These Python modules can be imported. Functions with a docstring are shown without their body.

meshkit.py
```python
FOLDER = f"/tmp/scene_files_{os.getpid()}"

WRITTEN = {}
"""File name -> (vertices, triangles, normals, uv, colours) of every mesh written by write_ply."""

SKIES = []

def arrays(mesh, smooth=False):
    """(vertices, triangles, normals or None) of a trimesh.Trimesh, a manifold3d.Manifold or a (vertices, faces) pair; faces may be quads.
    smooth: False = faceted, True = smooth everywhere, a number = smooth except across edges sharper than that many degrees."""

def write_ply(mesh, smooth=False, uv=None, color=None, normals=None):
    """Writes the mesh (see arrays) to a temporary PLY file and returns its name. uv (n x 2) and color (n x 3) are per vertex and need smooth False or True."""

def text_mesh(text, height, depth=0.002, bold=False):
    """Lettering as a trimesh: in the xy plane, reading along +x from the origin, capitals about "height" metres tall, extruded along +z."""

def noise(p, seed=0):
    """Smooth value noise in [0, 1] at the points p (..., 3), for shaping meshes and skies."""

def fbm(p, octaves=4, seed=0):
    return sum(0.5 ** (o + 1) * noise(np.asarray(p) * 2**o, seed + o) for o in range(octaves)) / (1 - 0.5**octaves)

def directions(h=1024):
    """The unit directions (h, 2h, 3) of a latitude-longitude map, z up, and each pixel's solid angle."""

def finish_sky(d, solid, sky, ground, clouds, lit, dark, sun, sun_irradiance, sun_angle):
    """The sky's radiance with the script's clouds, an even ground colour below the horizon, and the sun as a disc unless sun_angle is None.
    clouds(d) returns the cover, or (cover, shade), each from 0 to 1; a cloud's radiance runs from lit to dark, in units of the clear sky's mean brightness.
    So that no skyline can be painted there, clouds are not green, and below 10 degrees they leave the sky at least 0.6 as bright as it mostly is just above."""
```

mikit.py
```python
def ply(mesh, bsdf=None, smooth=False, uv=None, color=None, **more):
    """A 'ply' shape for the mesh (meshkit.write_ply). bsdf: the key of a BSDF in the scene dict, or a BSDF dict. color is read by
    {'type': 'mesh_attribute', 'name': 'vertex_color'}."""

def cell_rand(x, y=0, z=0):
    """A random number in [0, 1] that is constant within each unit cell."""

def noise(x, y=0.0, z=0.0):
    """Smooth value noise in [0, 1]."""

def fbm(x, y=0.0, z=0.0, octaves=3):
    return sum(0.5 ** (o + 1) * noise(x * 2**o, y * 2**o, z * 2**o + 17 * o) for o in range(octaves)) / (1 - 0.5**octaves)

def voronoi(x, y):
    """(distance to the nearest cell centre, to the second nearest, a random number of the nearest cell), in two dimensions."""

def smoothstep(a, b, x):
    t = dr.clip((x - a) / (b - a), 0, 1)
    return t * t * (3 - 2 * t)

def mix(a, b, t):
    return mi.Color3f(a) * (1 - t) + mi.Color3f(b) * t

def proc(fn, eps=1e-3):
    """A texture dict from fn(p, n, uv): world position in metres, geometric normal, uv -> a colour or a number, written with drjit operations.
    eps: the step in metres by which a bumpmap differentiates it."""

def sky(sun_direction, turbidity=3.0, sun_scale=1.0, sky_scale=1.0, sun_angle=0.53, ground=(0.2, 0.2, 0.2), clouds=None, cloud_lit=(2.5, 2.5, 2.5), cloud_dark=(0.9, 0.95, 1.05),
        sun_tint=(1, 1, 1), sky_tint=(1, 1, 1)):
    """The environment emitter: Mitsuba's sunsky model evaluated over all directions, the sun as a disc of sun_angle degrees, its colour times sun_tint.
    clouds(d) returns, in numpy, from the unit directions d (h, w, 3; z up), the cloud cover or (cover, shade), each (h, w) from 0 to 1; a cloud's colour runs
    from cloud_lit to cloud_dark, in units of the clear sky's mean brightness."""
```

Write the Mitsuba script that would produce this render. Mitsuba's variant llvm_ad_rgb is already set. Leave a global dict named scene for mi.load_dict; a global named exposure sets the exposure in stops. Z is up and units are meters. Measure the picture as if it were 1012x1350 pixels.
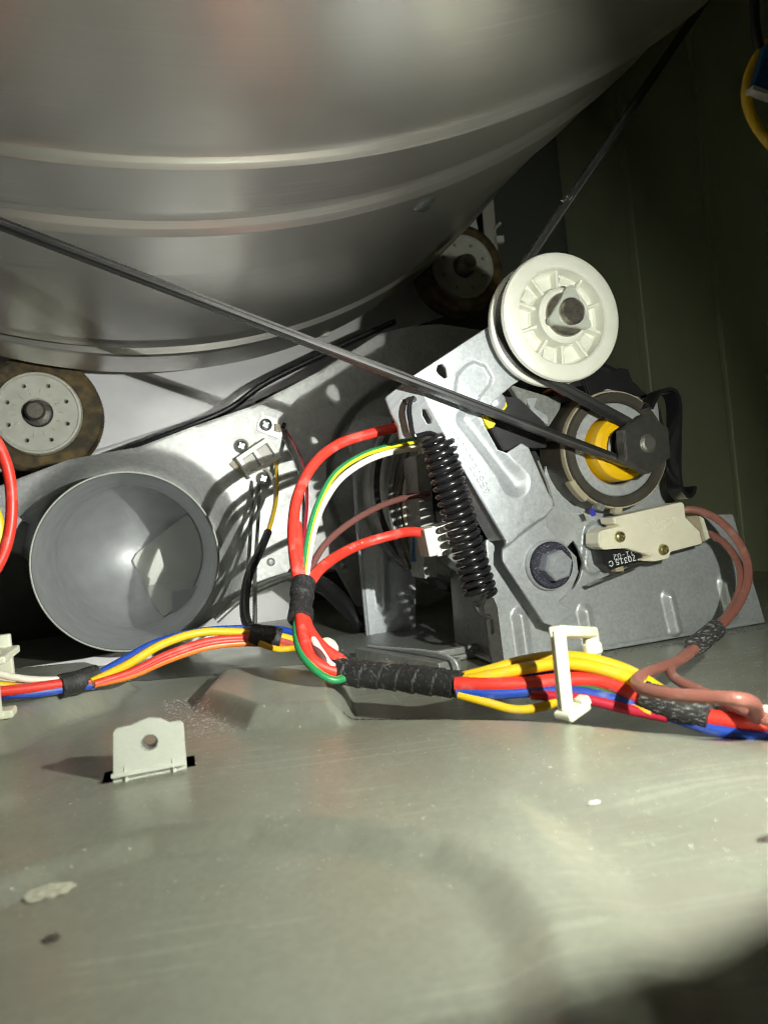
import math
import numpy as np, trimesh, mitsuba as mi, drjit as dr
import manifold3d as m3
from shapely.geometry import Polygon, Point
import shapely
import meshkit, mikit
from mikit import proc, noise, fbm, voronoi, cell_rand, smoothstep, mix

T = mi.ScalarTransform4f
scene, labels = {}, {}
rng = np.random.default_rng(11)
V3 = lambda *a: np.array(a, float)

# ------------------------------------------------------------------ camera, lamp, exposure
# World: x right, y along the drum's axis into the machine, z up, metres. Floor of the base pan behind the hump is z = 0.
H = 0.0695                                     # lens height above it
EYE = V3(0, 0, H)
FWD, RIGHT, DOWN = V3(0.28433138, 0.95872595, -0.00046232), V3(0.95347406, -0.28282416, -0.10439209), V3(-0.10021416, 0.02924114, -0.99453611)
scene['camera'] = dict(type='thinlens', fov=53.69, fov_axis='x', aperture_radius=0.0006, focus_distance=0.33, near_clip=0.005, far_clip=20.0,
                       to_world=T().look_at(origin=EYE.tolist(), target=(EYE + FWD).tolist(), up=(-DOWN).tolist()))
exposure = 0.34
LAMP, AIM = V3(0.1015, 0.060, H + 0.0220), V3(-0.36, 1.0, -0.18)   # the hand torch right of the lens and where it points
LAMP_RADIANCE, BEAM = (12700, 12950, 11050), (.265, .272, .256)


def at(px, py, Y):
    """The point that stands at depth Y on the sight line through a spot of the photograph."""
    d = RIGHT * (px - 506) + DOWN * (py - 675) + FWD * 1000
    return EYE + d / d[1] * Y


def on_floor(px, py, z):
    d = RIGHT * (px - 506) + DOWN * (py - 675) + FWD * 1000
    return EYE + d / d[2] * (z - H)


def xz(pts, Y):
    return [(p[0], p[2]) for p in (at(a, b, Y) for a, b in pts)]


# ------------------------------------------------------------------ helpers
def key_for(base):
    if base not in scene and base not in labels:
        return base
    n = 1
    while f'{base}_{n:03d}' in scene or f'{base}_{n:03d}' in labels:
        n += 1
    return f'{base}_{n:03d}'


def thing(name, label, cat, group=None):
    k = key_for(name)
    labels[k] = {'label': label, 'category': cat}
    if group:
        labels[k]['group'] = group
    return k


def part(owner, name, mesh, mat, smooth=30, label=None, **kw):
    k = key_for(owner + '__' + name)
    scene[k] = mikit.ply(mesh, mat, smooth=smooth, **kw)
    if label:
        labels[k] = {'label': label}
    return k


def solo(key, mesh, mat, smooth=30, **kw):
    scene[key] = mikit.ply(mesh, mat, smooth=smooth, **kw)
    return key


def tm(man):
    if isinstance(man, trimesh.Trimesh):
        return man
    m = man.to_mesh()
    return trimesh.Trimesh(np.array(m.vert_properties[:, :3]), np.array(m.tri_verts), process=False)


def cat(ms):
    return trimesh.util.concatenate([tm(m) for m in ms])


def rings(poly):
    if not isinstance(poly, shapely.Geometry):
        poly = Polygon(poly)
    poly = poly.buffer(0)
    gs = getattr(poly, 'geoms', [poly])
    out = []
    for g in gs:
        out.append(np.array(g.exterior.coords)[:-1])
        out += [np.array(i.coords)[:-1] for i in g.interiors]
    return out


def extr(poly, h):
    return m3.Manifold.extrude(m3.CrossSection(rings(poly), m3.FillRule.EvenOdd), h)


def slab(poly, yf, yb, fine=None, chamfer=0.0, warp=None):
    """A plate parallel to the x-z plane, its near face at yf and far face at yb; poly in (x, z)."""
    poly = Polygon(poly) if not isinstance(poly, shapely.Geometry) else poly
    poly = poly.buffer(0)
    if chamfer:
        m = extr(poly, yb - yf - chamfer)
        for k in (1, 2, 3):
            m = m + extr(poly.buffer(-chamfer * (1 - math.cos(k / 3 * math.pi / 2)), join_style=1), yb - yf - chamfer + chamfer * math.sin(k / 3 * math.pi / 2))
    else:
        m = extr(poly, yb - yf)
    if fine:
        m = m.refine_to_length(fine)
    t = tm(m)
    v = np.asarray(t.vertices)
    v = np.c_[v[:, 0], yb - v[:, 2], v[:, 1]]
    if warp is not None:
        v[:, 1] += warp(v[:, 0], v[:, 2])
    return trimesh.Trimesh(v, t.faces, process=False)


def smooth_poly(pts, r):
    p = Polygon(pts).buffer(0)
    return p.buffer(r, join_style=1).buffer(-2 * r, join_style=1).buffer(r, join_style=1)


def basis(axis):
    a = np.asarray(axis, float) / np.linalg.norm(axis)
    u = np.cross(a, [0, 0, 1.0] if abs(a[2]) < 0.9 else [1.0, 0, 0])
    u /= np.linalg.norm(u)
    return a, u, np.cross(a, u)


def lathe(profile, o, axis=(0, 1, 0), n=64, closed=False):
    """profile: (radius, distance along axis) turned round the axis through o."""
    a, u, w = basis(axis)
    p = np.asarray(profile, float)
    if closed:
        p = np.vstack([p, p[:1]])
    t = np.arange(n) * 2 * np.pi / n
    ring = np.cos(t)[:, None] * u + np.sin(t)[:, None] * w
    v = np.asarray(o) + p[:, None, 1:2] * a + p[:, None, 0:1] * ring[None]
    i, j = np.meshgrid(np.arange(len(p) - 1), np.arange(n), indexing='ij')
    q = np.stack([i * n + j, i * n + (j + 1) % n, (i + 1) * n + (j + 1) % n, (i + 1) * n + j], -1).reshape(-1, 4)
    return trimesh.Trimesh(v.reshape(-1, 3), np.vstack([q[:, :3], q[:, [0, 2, 3]]]), process=False)


def disc(o, r, y0, y1, axis=(0, 1, 0), n=48, bevel=0.0006):
    b = min(bevel, r * 0.4, abs(y1 - y0) * 0.4) * (1 if y1 > y0 else -1)
    return lathe([(0, y0), (r - abs(b), y0), (r, y0 + b), (r, y1 - b), (r - abs(b), y1), (0, y1)], o, axis, n)


def spline(pts, step=0.002):
    P = np.asarray(pts, float)
    if len(P) == 2:
        n = max(2, int(np.linalg.norm(P[1] - P[0]) / step))
        return P[0] + (P[1] - P[0]) * np.linspace(0, 1, n + 1)[:, None]
    Q = np.vstack([2 * P[0] - P[1], P, 2 * P[-1] - P[-2]])
    out = []
    for i in range(1, len(Q) - 2):
        p0, p1, p2, p3 = Q[i - 1:i + 3]
        n = max(2, int(np.linalg.norm(p2 - p1) / step))
        # centripetal Catmull-Rom
        d = lambda a, b: max(np.linalg.norm(b - a) ** 0.5, 1e-5)
        t0 = 0; t1 = d(p0, p1); t2 = t1 + d(p1, p2); t3 = t2 + d(p2, p3)
        t = np.linspace(t1, t2, n, endpoint=False)[:, None]
        A1 = (t1 - t) / (t1 - t0) * p0 + (t - t0) / (t1 - t0) * p1
        A2 = (t2 - t) / (t2 - t1) * p1 + (t - t1) / (t2 - t1) * p2
        A3 = (t3 - t) / (t3 - t2) * p2 + (t - t2) / (t3 - t2) * p3
        B1 = (t2 - t) / (t2 - t0) * A1 + (t - t0) / (t2 - t0) * A2
        B2 = (t3 - t) / (t3 - t1) * A2 + (t - t1) / (t3 - t1) * A3
        out.append((t2 - t) / (t2 - t1) * B1 + (t - t1) / (t2 - t1) * B2)
    return np.vstack([np.vstack(out), P[-1:]])


def frames(p, up=None):
    t = np.gradient(p, axis=0)
    t /= np.linalg.norm(t, axis=1, keepdims=True) + 1e-12
    n = np.zeros_like(p)
    a = np.cross(t[0], [0, 1, 0] if abs(t[0][1]) < 0.9 else [1, 0, 0]) if up is None else np.asarray(up, float)
    for i in range(len(p)):
        a = a - t[i] * (a @ t[i])
        a /= np.linalg.norm(a) + 1e-12
        n[i] = a
    return t, n, np.cross(t, n)


def tube(pts, r, sides=14, step=0.0015, caps=True, uv=False, flat=1.0, raw=False):
    """A round tube; r a number or a function of (distance along, angle)."""
    p = np.asarray(pts, float) if raw else spline(pts, step)
    t, n, b = frames(p)
    s = np.r_[0, np.cumsum(np.linalg.norm(np.diff(p, axis=0), axis=1))]
    k = sides + 1 if uv else sides
    ang = np.arange(k) * 2 * np.pi / sides
    R = r(s[:, None], ang[None]) if callable(r) else np.full((len(p), k), r)
    v = p[:, None] + R[..., None] * (np.cos(ang)[None, :, None] * n[:, None] + flat * np.sin(ang)[None, :, None] * b[:, None])
    m = sides
    i, j = np.meshgrid(np.arange(len(p) - 1), np.arange(m), indexing='ij')
    jn = j + 1 if uv else (j + 1) % m
    q = np.stack([i * k + j, i * k + jn, (i + 1) * k + jn, (i + 1) * k + j], -1).reshape(-1, 4)
    f = np.vstack([q[:, :3], q[:, [0, 2, 3]]])
    v = v.reshape(-1, 3)
    UV = np.stack(np.broadcast_arrays(ang[None] / (2 * np.pi), s[:, None]), -1).reshape(-1, 2)
    if caps:
        nv = len(v)
        v = np.vstack([v, p[:1], p[-1:]])
        UV = np.vstack([UV, [0, 0], [0, s[-1]]])
        c = np.arange(m)
        cn = c + 1 if uv else (c + 1) % m
        e = (len(p) - 1) * k
        f = np.vstack([f, np.c_[np.full(m, nv), cn, c], np.c_[np.full(m, nv + 1), e + c, e + cn]])
    me = trimesh.Trimesh(v, f, process=False)
    return (me, UV) if uv else me


def strap(pts, width_axis, w, th, step=0.001):
    """A flat strip along pts, w wide along width_axis, th thick."""
    p = spline(pts, step) if step else np.asarray(pts, float)
    t = np.gradient(p, axis=0)
    t /= np.linalg.norm(t, axis=1, keepdims=True)
    a = np.asarray(width_axis, float)
    n = np.cross(t, a)
    n /= np.linalg.norm(n, axis=1, keepdims=True)
    c = [(-.5, -.5), (.5, -.5), (.5, .5), (-.5, .5)]
    v = np.stack([p + a * w * x + n * th * y for x, y in c], 1).reshape(-1, 3)
    i, j = np.meshgrid(np.arange(len(p) - 1), np.arange(4), indexing='ij')
    q = np.stack([i * 4 + j, i * 4 + (j + 1) % 4, (i + 1) * 4 + (j + 1) % 4, (i + 1) * 4 + j], -1).reshape(-1, 4)
    e = 4 * (len(p) - 1)
    q = np.vstack([q, [[0, 1, 2, 3], [e, e + 1, e + 2, e + 3]]])
    return trimesh.Trimesh(v, np.vstack([q[:, :3], q[:, [0, 2, 3]]]), process=False)


def rbox(c, size, r=0.0006, ex=(1, 0, 0), ey=(0, 1, 0)):
    """A box with rounded edges: centre, size along ex, ey and their cross product."""
    ex, ey = np.asarray(ex, float), np.asarray(ey, float)
    ex /= np.linalg.norm(ex)
    ey = ey - ex * (ex @ ey)
    ey /= np.linalg.norm(ey)
    ez = np.cross(ex, ey)
    h = np.asarray(size) / 2 - r
    s = m3.Manifold.sphere(r, 12)
    m = m3.Manifold.batch_hull([s.translate([a * h[0], b * h[1], c_ * h[2]]) for a in (-1, 1) for b in (-1, 1) for c_ in (-1, 1)])
    t = tm(m)
    v = np.asarray(t.vertices)
    return trimesh.Trimesh(np.asarray(c) + v[:, :1] * ex + v[:, 1:2] * ey + v[:, 2:] * ez, t.faces, process=False)


def ngon(c, r, n, a0=0.0):
    return [(c[0] + r * math.cos(a0 + k * 2 * math.pi / n), c[1] + r * math.sin(a0 + k * 2 * math.pi / n)) for k in range(n)]


def sd(poly, x, z):
    """Signed distance to a polygon, positive inside."""
    poly = Polygon(poly) if not isinstance(poly, shapely.Geometry) else poly
    poly = poly.buffer(0)
    shapely.prepare(poly)
    p = shapely.points(np.ravel(x), np.ravel(z))
    d = shapely.distance(poly.boundary, p)
    return np.where(shapely.contains(poly, p), d, -d).reshape(np.shape(x))


def sst(a, b, x):
    t = np.clip((x - a) / (b - a), 0, 1)
    return t * t * (3 - 2 * t)


def screw_head(o, r, h, axis=(0, -1, 0), cross=True, washer=0):
    """A pan-head cross-recess screw whose head stands out along axis."""
    a, u, w = basis(axis)
    body = m3.Manifold.revolve(m3.CrossSection([np.array([(0, 0), (r, 0), (r, h * .35), (r * .85, h * .75), (r * .5, h * .97), (0, h)])]), 28)
    if cross:
        for k in (0, 1):
            body = body - m3.Manifold.cube([r * 1.15, r * .26, h], True).rotate([0, 0, 20 + 90 * k]).translate([0, 0, h * .98])
        body = body - m3.Manifold.cylinder(h, r * .12, r * .3, 12).translate([0, 0, h * .35])
    if washer:
        body = body + m3.Manifold.cylinder(h * .3, washer, washer * .95, 28)
    t = tm(body)
    v = np.asarray(t.vertices)
    return trimesh.Trimesh(np.asarray(o) + v[:, :1] * u + v[:, 1:2] * w + v[:, 2:] * a, t.faces, process=False)


def letters(text, height, o, d, up, out, depth=0.0003, bold=False, center=False):
    t = meshkit.text_mesh(text, height, depth, bold)
    v = np.array(t.vertices)
    if center:
        v[:, 0] -= v[:, 0].max() / 2
    d, up, out = (np.asarray(q, float) / np.linalg.norm(q) for q in (d, up, out))
    return trimesh.Trimesh(np.asarray(o) + v[:, :1] * d + v[:, 1:2] * up + v[:, 2:] * out, t.faces, process=False)


# ------------------------------------------------------------------ materials
def mat(name, **kw):
    scene[name] = {'type': 'twosided', 'bsdf': {'type': 'principled', **kw}}


def rgb(*c):
    return {'type': 'rgb', 'value': list(c)}


def galv(lo, hi, scale=900):
    def fn(p, n, uv):
        d1, d2, r = voronoi(p.x * scale + p.y * scale * .6, p.z * scale + p.y * scale * .7)
        big = fbm(p.x * 60, p.y * 60, p.z * 60)
        return mix(lo, hi, dr.clip(r * .55 + big * .6 - .05, 0, 1))
    return proc(fn)


def rough_map(a, b, sc):
    return proc(lambda p, n, uv: a + (b - a) * fbm(p.x * sc, p.y * sc, p.z * sc))


mat('galvanised', base_color=galv((.42, .445, .475), (.57, .595, .63)), metallic=.45, roughness=rough_map(.34, .5, 300), specular=.5)
mat('galvanised_dull', base_color=galv((.22, .23, .225), (.36, .37, .36)), metallic=.55, roughness=.48, specular=.5)
mat('bracket_zinc', base_color=galv((.38, .405, .44), (.53, .555, .59), 1100), metallic=.5, roughness=rough_map(.42, .55, 400), specular=.5)


def pan_color(p, n, uv):
    base = mix((.265, .277, .225), (.37, .383, .325), fbm(p.x * 35, p.y * 35, 3, 4))
    grain = fbm(p.x * 900, p.y * 900, 1, 2)
    base = base * (.93 + .14 * grain)
    scr = smoothstep(.70, .78, noise(p.x * 55 + 8 * fbm(p.x * 20, p.y * 20), p.y * 1300 + p.x * 260, 7)) * smoothstep(.45, .6, fbm(p.x * 25, p.y * 25, 11))
    base = base * (1 + .14 * scr)
    dirt = smoothstep(.56, .72, fbm(p.x * 42 + 9, p.y * 55, 5, 4))
    return mix(base, mi.Color3f(.30, .29, .25), dirt * .5)


scene['pan_steel'] = {'type': 'twosided', 'bsdf': {'type': 'bumpmap', 'scale': 1.0, 'tex': proc(lambda p, n, uv: .00006 * fbm(p.x * 400, p.y * 400, 1, 2), 3e-4),
                      'bsdf': {'type': 'principled', 'base_color': proc(pan_color), 'metallic': .45, 'roughness': rough_map(.24, .44, 60), 'specular': .5}}}


def drum_color(p, n, uv):
    streak = fbm(uv.x * 14, uv.y * 4000, 2, 3)
    return mix((.66, .64, .615), (.71, .69, .665), streak) * (1 + .10 * smoothstep(.74, .82, noise(uv.x * 90, uv.y * 2600, 9)) * smoothstep(.5, .62, fbm(uv.x * 40, uv.y * 30, 3)))


scene['drum_steel'] = {'type': 'twosided', 'bsdf': {'type': 'principled', 'base_color': proc(drum_color), 'metallic': .86, 'specular': .5,
                       'roughness': proc(lambda p, n, uv: .26 + .03 * fbm(uv.x * 14, uv.y * 4000, 5, 2) + .08 * fbm(p.x * 30, p.y * 30, p.z * 30, 4))}}
mat('white_paint', base_color=proc(lambda p, n, uv: mix((.66, .65, .68), (.76, .75, .77), fbm(p.x * 80, p.y * 80, p.z * 80))), roughness=.32, specular=.5)
mat('wall_paint', base_color=proc(lambda p, n, uv: mix((.33, .37, .23), (.39, .43, .28), fbm(p.x * 40, p.y * 40, p.z * 12, 4))), roughness=.5, specular=.35)
mat('dark_panel', base_color=rgb(.10, .11, .095), roughness=.5, specular=.35)
mat('nylon', base_color=proc(lambda p, n, uv: mix((.655, .66, .60), (.71, .715, .66), fbm(p.x * 200, p.y * 200, p.z * 200))), roughness=.38, specular=.5)
mat('pale_zinc', base_color=proc(lambda p, n, uv: mix((.55, .57, .52), (.62, .64, .59), fbm(p.x * 1400, p.y * 1400, p.z * 1400, 3))), metallic=.25, roughness=.45, specular=.5)
mat('clear_clip', base_color=rgb(.42, .44, .40), roughness=.22, specular=.6)
mat('clip_nylon', base_color=rgb(.68, .69, .56), roughness=.42, specular=.5)
mat('cream_plastic', base_color=proc(lambda p, n, uv: mix((.74, .70, .56), (.80, .77, .64), fbm(p.x * 300, p.y * 300, p.z * 300))), roughness=.42, specular=.5)
mat('white_plastic', base_color=rgb(.78, .78, .76), roughness=.4, specular=.5)
mat('grey_plastic', base_color=rgb(.52, .51, .48), roughness=.45, specular=.45)
mat('old_nylon', base_color=proc(lambda p, n, uv: mix((.40, .40, .34), (.60, .60, .53), fbm(p.x * 120, p.y * 120, p.z * 120, 4))), roughness=.5, specular=.4)


def tyre_color(p, n, uv):
    rust = smoothstep(.3, .75, fbm(p.x * 130, p.y * 130, p.z * 130, 5))
    return mix((.045, .038, .026), (.16, .11, .045), rust)


mat('roller_rubber', base_color=proc(tyre_color), roughness=.7, specular=.3)
mat('black_plastic', base_color=rgb(.012, .012, .014), roughness=.42, specular=.5)
mat('black_paint', base_color=rgb(.010, .010, .012), roughness=.22, specular=.6)
mat('motor_black', base_color=proc(lambda p, n, uv: mix((.012, .012, .016), (.03, .03, .032), fbm(p.x * 300, p.y * 300, p.z * 300))), roughness=.6, specular=.4)
mat('belt_rubber', base_color=proc(lambda p, n, uv: mix((.014, .014, .015), (.062, .060, .058), smoothstep(.45, .75, fbm(uv.x * 40, uv.y * 22, 1, 3)))), roughness=.42, specular=.55)


def tape_color(p, n, uv):
    lint = smoothstep(.56, .72, fbm(p.x * 2200, p.y * 2200, p.z * 700, 4))
    return mix((.014, .014, .015), (.10, .098, .095), lint * .35)


mat('cloth_tape', base_color=proc(tape_color), roughness=.5, specular=.5)
mat('dusty_tape', base_color=proc(lambda p, n, uv: mix((.03, .03, .032), (.24, .235, .23), smoothstep(.5, .8, fbm(p.x * 500, p.y * 900, p.z * 1900, 5)))), roughness=.65, specular=.35)
for nm, c in dict(red=(.62, .035, .022), red_dark=(.42, .02, .045), yellow=(.72, .46, .012), blue=(.012, .055, .36), white=(.70, .67, .58), orange=(.70, .17, .03),
                  brown=(.26, .105, .085), black=(.014, .014, .015), grey=(.13, .135, .13), green=(.03, .10, .03), dull_brown=(.12, .05, .045)).items():
    mat('wire_' + nm, base_color=rgb(*c), roughness=.36, specular=.5)


def worn(c, dust=(.42, .40, .36)):
    def fn(p, n, uv):
        f = smoothstep(.52, .8, fbm(p.x * 260, p.y * 260, p.z * 260, 5))
        return mix(c, dust, f * .22) * (.86 + .28 * fbm(p.x * 60, p.y * 60, p.z * 60, 2))
    return proc(fn)


for nm, c in dict(red=(.62, .035, .022), yellow=(.72, .46, .012), blue=(.012, .055, .36), brown=(.27, .105, .085), white=(.70, .67, .58)).items():
    mat('wire_' + nm, base_color=worn(c), roughness=rough_map(.3, .55, 300), specular=.5)
mat('wire_earth', base_color=proc(lambda p, n, uv: mix((.02, .20, .07), (.68, .62, .02), smoothstep(.40, .46, dr.abs(uv.x + .25 - dr.floor(uv.x + .25) - .5) * 2))), roughness=.36, specular=.5)
mat('yellow_plastic', base_color=rgb(.80, .47, .005), roughness=.36, specular=.5)
mat('steel', base_color=rgb(.50, .49, .47), metallic=.9, roughness=.3)
mat('dark_steel', base_color=proc(lambda p, n, uv: mix((.10, .10, .10), (.17, .165, .16), fbm(p.x * 500, p.y * 500, p.z * 500, 3))), metallic=.8, roughness=.36)
mat('shaft_steel', base_color=proc(lambda p, n, uv: mix((.25, .22, .18), (.5, .47, .42), fbm(p.x * 800, p.y * 800, p.z * 800, 3))), metallic=.9, roughness=.32)
mat('brass_zinc', base_color=rgb(.62, .56, .30), metallic=.92, roughness=.24)
mat('screw_zinc', base_color=rgb(.42, .46, .47), metallic=.9, roughness=.28)
mat('bolt_zinc', base_color=proc(lambda p, n, uv: mix((.42, .45, .52), (.66, .69, .75), fbm(p.x * 900, p.y * 900, p.z * 900, 3))), metallic=.55, roughness=.28)
mat('washer_dark', base_color=proc(lambda p, n, uv: mix((.02, .021, .04), (.5, .5, .52), smoothstep(.84, .87, noise(p.x * 3200, p.y * 3200, p.z * 3200)))), roughness=.6, metallic=.2)
mat('copper', base_color=rgb(.60, .22, .09), metallic=.9, roughness=.3)
mat('ring_tan', base_color=proc(lambda p, n, uv: mix((.30, .26, .19), (.45, .40, .29), fbm(p.x * 300, p.y * 300, p.z * 300))), roughness=.55, specular=.4)
mat('ring_rubber', base_color=proc(lambda p, n, uv: mix((.03, .027, .022), (.065, .058, .048), fbm(p.x * 220, p.y * 220, p.z * 220))), roughness=.5, specular=.45)
mat('duct_steel', base_color=proc(lambda p, n, uv: mix((.46, .47, .485), (.60, .61, .62), fbm(p.x * 110, p.y * 110, p.z * 110, 5))), metallic=.55, roughness=rough_map(.40, .52, 160), specular=.5)
mat('blower_zinc', base_color=galv((.36, .365, .365), (.49, .495, .495), 500), metallic=.4, roughness=rough_map(.38, .52, 200), specular=.5)
mat('yellow_marker', base_color=proc(lambda p, n, uv: mix((.30, .22, .01), (.72, .56, .02), smoothstep(.3, .5, fbm(p.x * 500, p.y * 500, p.z * 500, 3)))), roughness=.6)
mat('blue_tape', base_color=rgb(.02, .12, .30), roughness=.4)
mat('blue_ink', base_color=rgb(.03, .03, .40), roughness=.6)
mat('print_white', base_color=rgb(.60, .62, .66), roughness=.6)
mat('print_pink', base_color=rgb(.68, .22, .18), roughness=.6)
mat('lint_white', base_color=rgb(.62, .61, .56), roughness=.7)
mat('lint_dull', base_color=proc(lambda p, n, uv: mix((.34, .33, .26), (.56, .55, .46), fbm(p.x * 1200, p.y * 1200, p.z * 1200, 3))), roughness=.9)
mat('grit', base_color=rgb(.55, .55, .54), metallic=.4, roughness=.35)
mat('dark_grit', base_color=rgb(.06, .05, .04), roughness=.8)
mat('soft_lint', base_color=rgb(.20, .20, .21), roughness=.9)
mat('ground_grey', base_color=rgb(.22, .215, .2), roughness=.9, specular=.2)

# ------------------------------------------------------------------ the torch (outside the frame, right of the lens)
torch = thing('hand_torch', 'small black torch held beside the lens, outside the frame at the right', 'torch')
a = AIM / np.linalg.norm(AIM)
TR = (lambda p: lathe(p, LAMP, a, 48))
part(torch, 'body', TR([(0.0, -0.09), (.011, -.09), (.011, -.02), (.0145, -.008), (.0145, .0079), (.0124, .0079), (.0118, -.001), (0, -.001)]), 'black_plastic')
scene[torch + '__bulb'] = {'type': 'disk', 'to_world': T().look_at(origin=LAMP.tolist(), target=(LAMP + a).tolist(), up=[0, 0, 1]) @ T().scale(.0019),
                           'emitter': {'type': 'area', 'radiance': rgb(*LAMP_RADIANCE)}}

scene[torch + '__beam'] = {'type': 'spot', 'to_world': T().look_at(origin=(LAMP + a * .002).tolist(), target=(LAMP + V3(-.31, 1, .04)).tolist(), up=[0, 0, 1]),
                           'intensity': rgb(*BEAM), 'beam_width': 9.0, 'cutoff_angle': 30.0}

# ------------------------------------------------------------------ setting: base pan, side panel, rear panel
SX0, SX1, SY0, SY1 = -.0200, .0028, .2022, .2120
gx = np.unique(np.r_[np.arange(-.42, -.12, .004), np.arange(-.12, SX0, .0015), np.linspace(SX0, SX1, 16), np.arange(SX1 + .001, .22, .0015), np.arange(.22, .405, .003)].round(6))
gy = np.unique(np.r_[np.arange(-.10, SY0 - .0005, .0015), np.linspace(SY0, SY1, 8), np.arange(SY1 + .001, .36, .0015), np.arange(.36, .64, .004)].round(6))
GX, GY = np.meshgrid(gx, gy)
fl = lambda pts, z=.0095: [tuple(on_floor(x, y, z)[:2]) for x, y in pts]


def pan_height(X, Y):
    nz = meshkit.fbm(np.stack([X * 22, Y * 22, 0 * X], -1), 3, 4) - .5
    P = Polygon(fl([(460, 945), (620, 945), (745, 946), (1012, 952)]) + [(.30, .05), (.42, .03), (.42, -.2), (-.5, -.2), (-.5, .33), (-.10, .33)] + fl([(0, 885), (130, 893), (200, 895), (280, 888), (455, 876)]))
    d = sd(P, X, Y)
    right = sst(.085, .14, X)                      # the step flattens to a slope towards the right
    w = .0016 + .03 * right
    h = .0095 * sst(-w, w, d) 
    # pressed ribs of the pan
    B1 = fl([(-160, 1040), (0, 990), (60, 960), (130, 936), (160, 912), (120, 900), (-160, 925)])
    h = h + .0095 * sst(-.007, .003, sd(B1, X, Y))
    B2 = fl([(262, 921), (290, 889), (440, 880), (452, 940), (330, 944)], .013)
    h = h + .0062 * sst(-.003, .004, sd(B2, X, Y))
    # shallow dishes of the foreground
    D1 = Polygon(fl([(-260, 1350), (-60, 1195), (60, 1140), (200, 1104), (330, 1090), (460, 1092), (570, 1112), (640, 1150), (690, 1220), (712, 1350), (600, 1500), (-100, 1500)])).buffer(.004).buffer(-.004)
    h = h - .0028 * sst(-.0050, .0050, sd(D1, X, Y))
    D2 = Polygon(fl([(690, 1050), (760, 1110), (850, 1220), (930, 1350), (1300, 1420), (1400, 1180), (1120, 1085), (900, 1045)])).buffer(.004).buffer(-.004)
    h = h - .0026 * sst(-.0060, .0060, sd(D2, X, Y))
    return h + .0006 * nz


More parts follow.
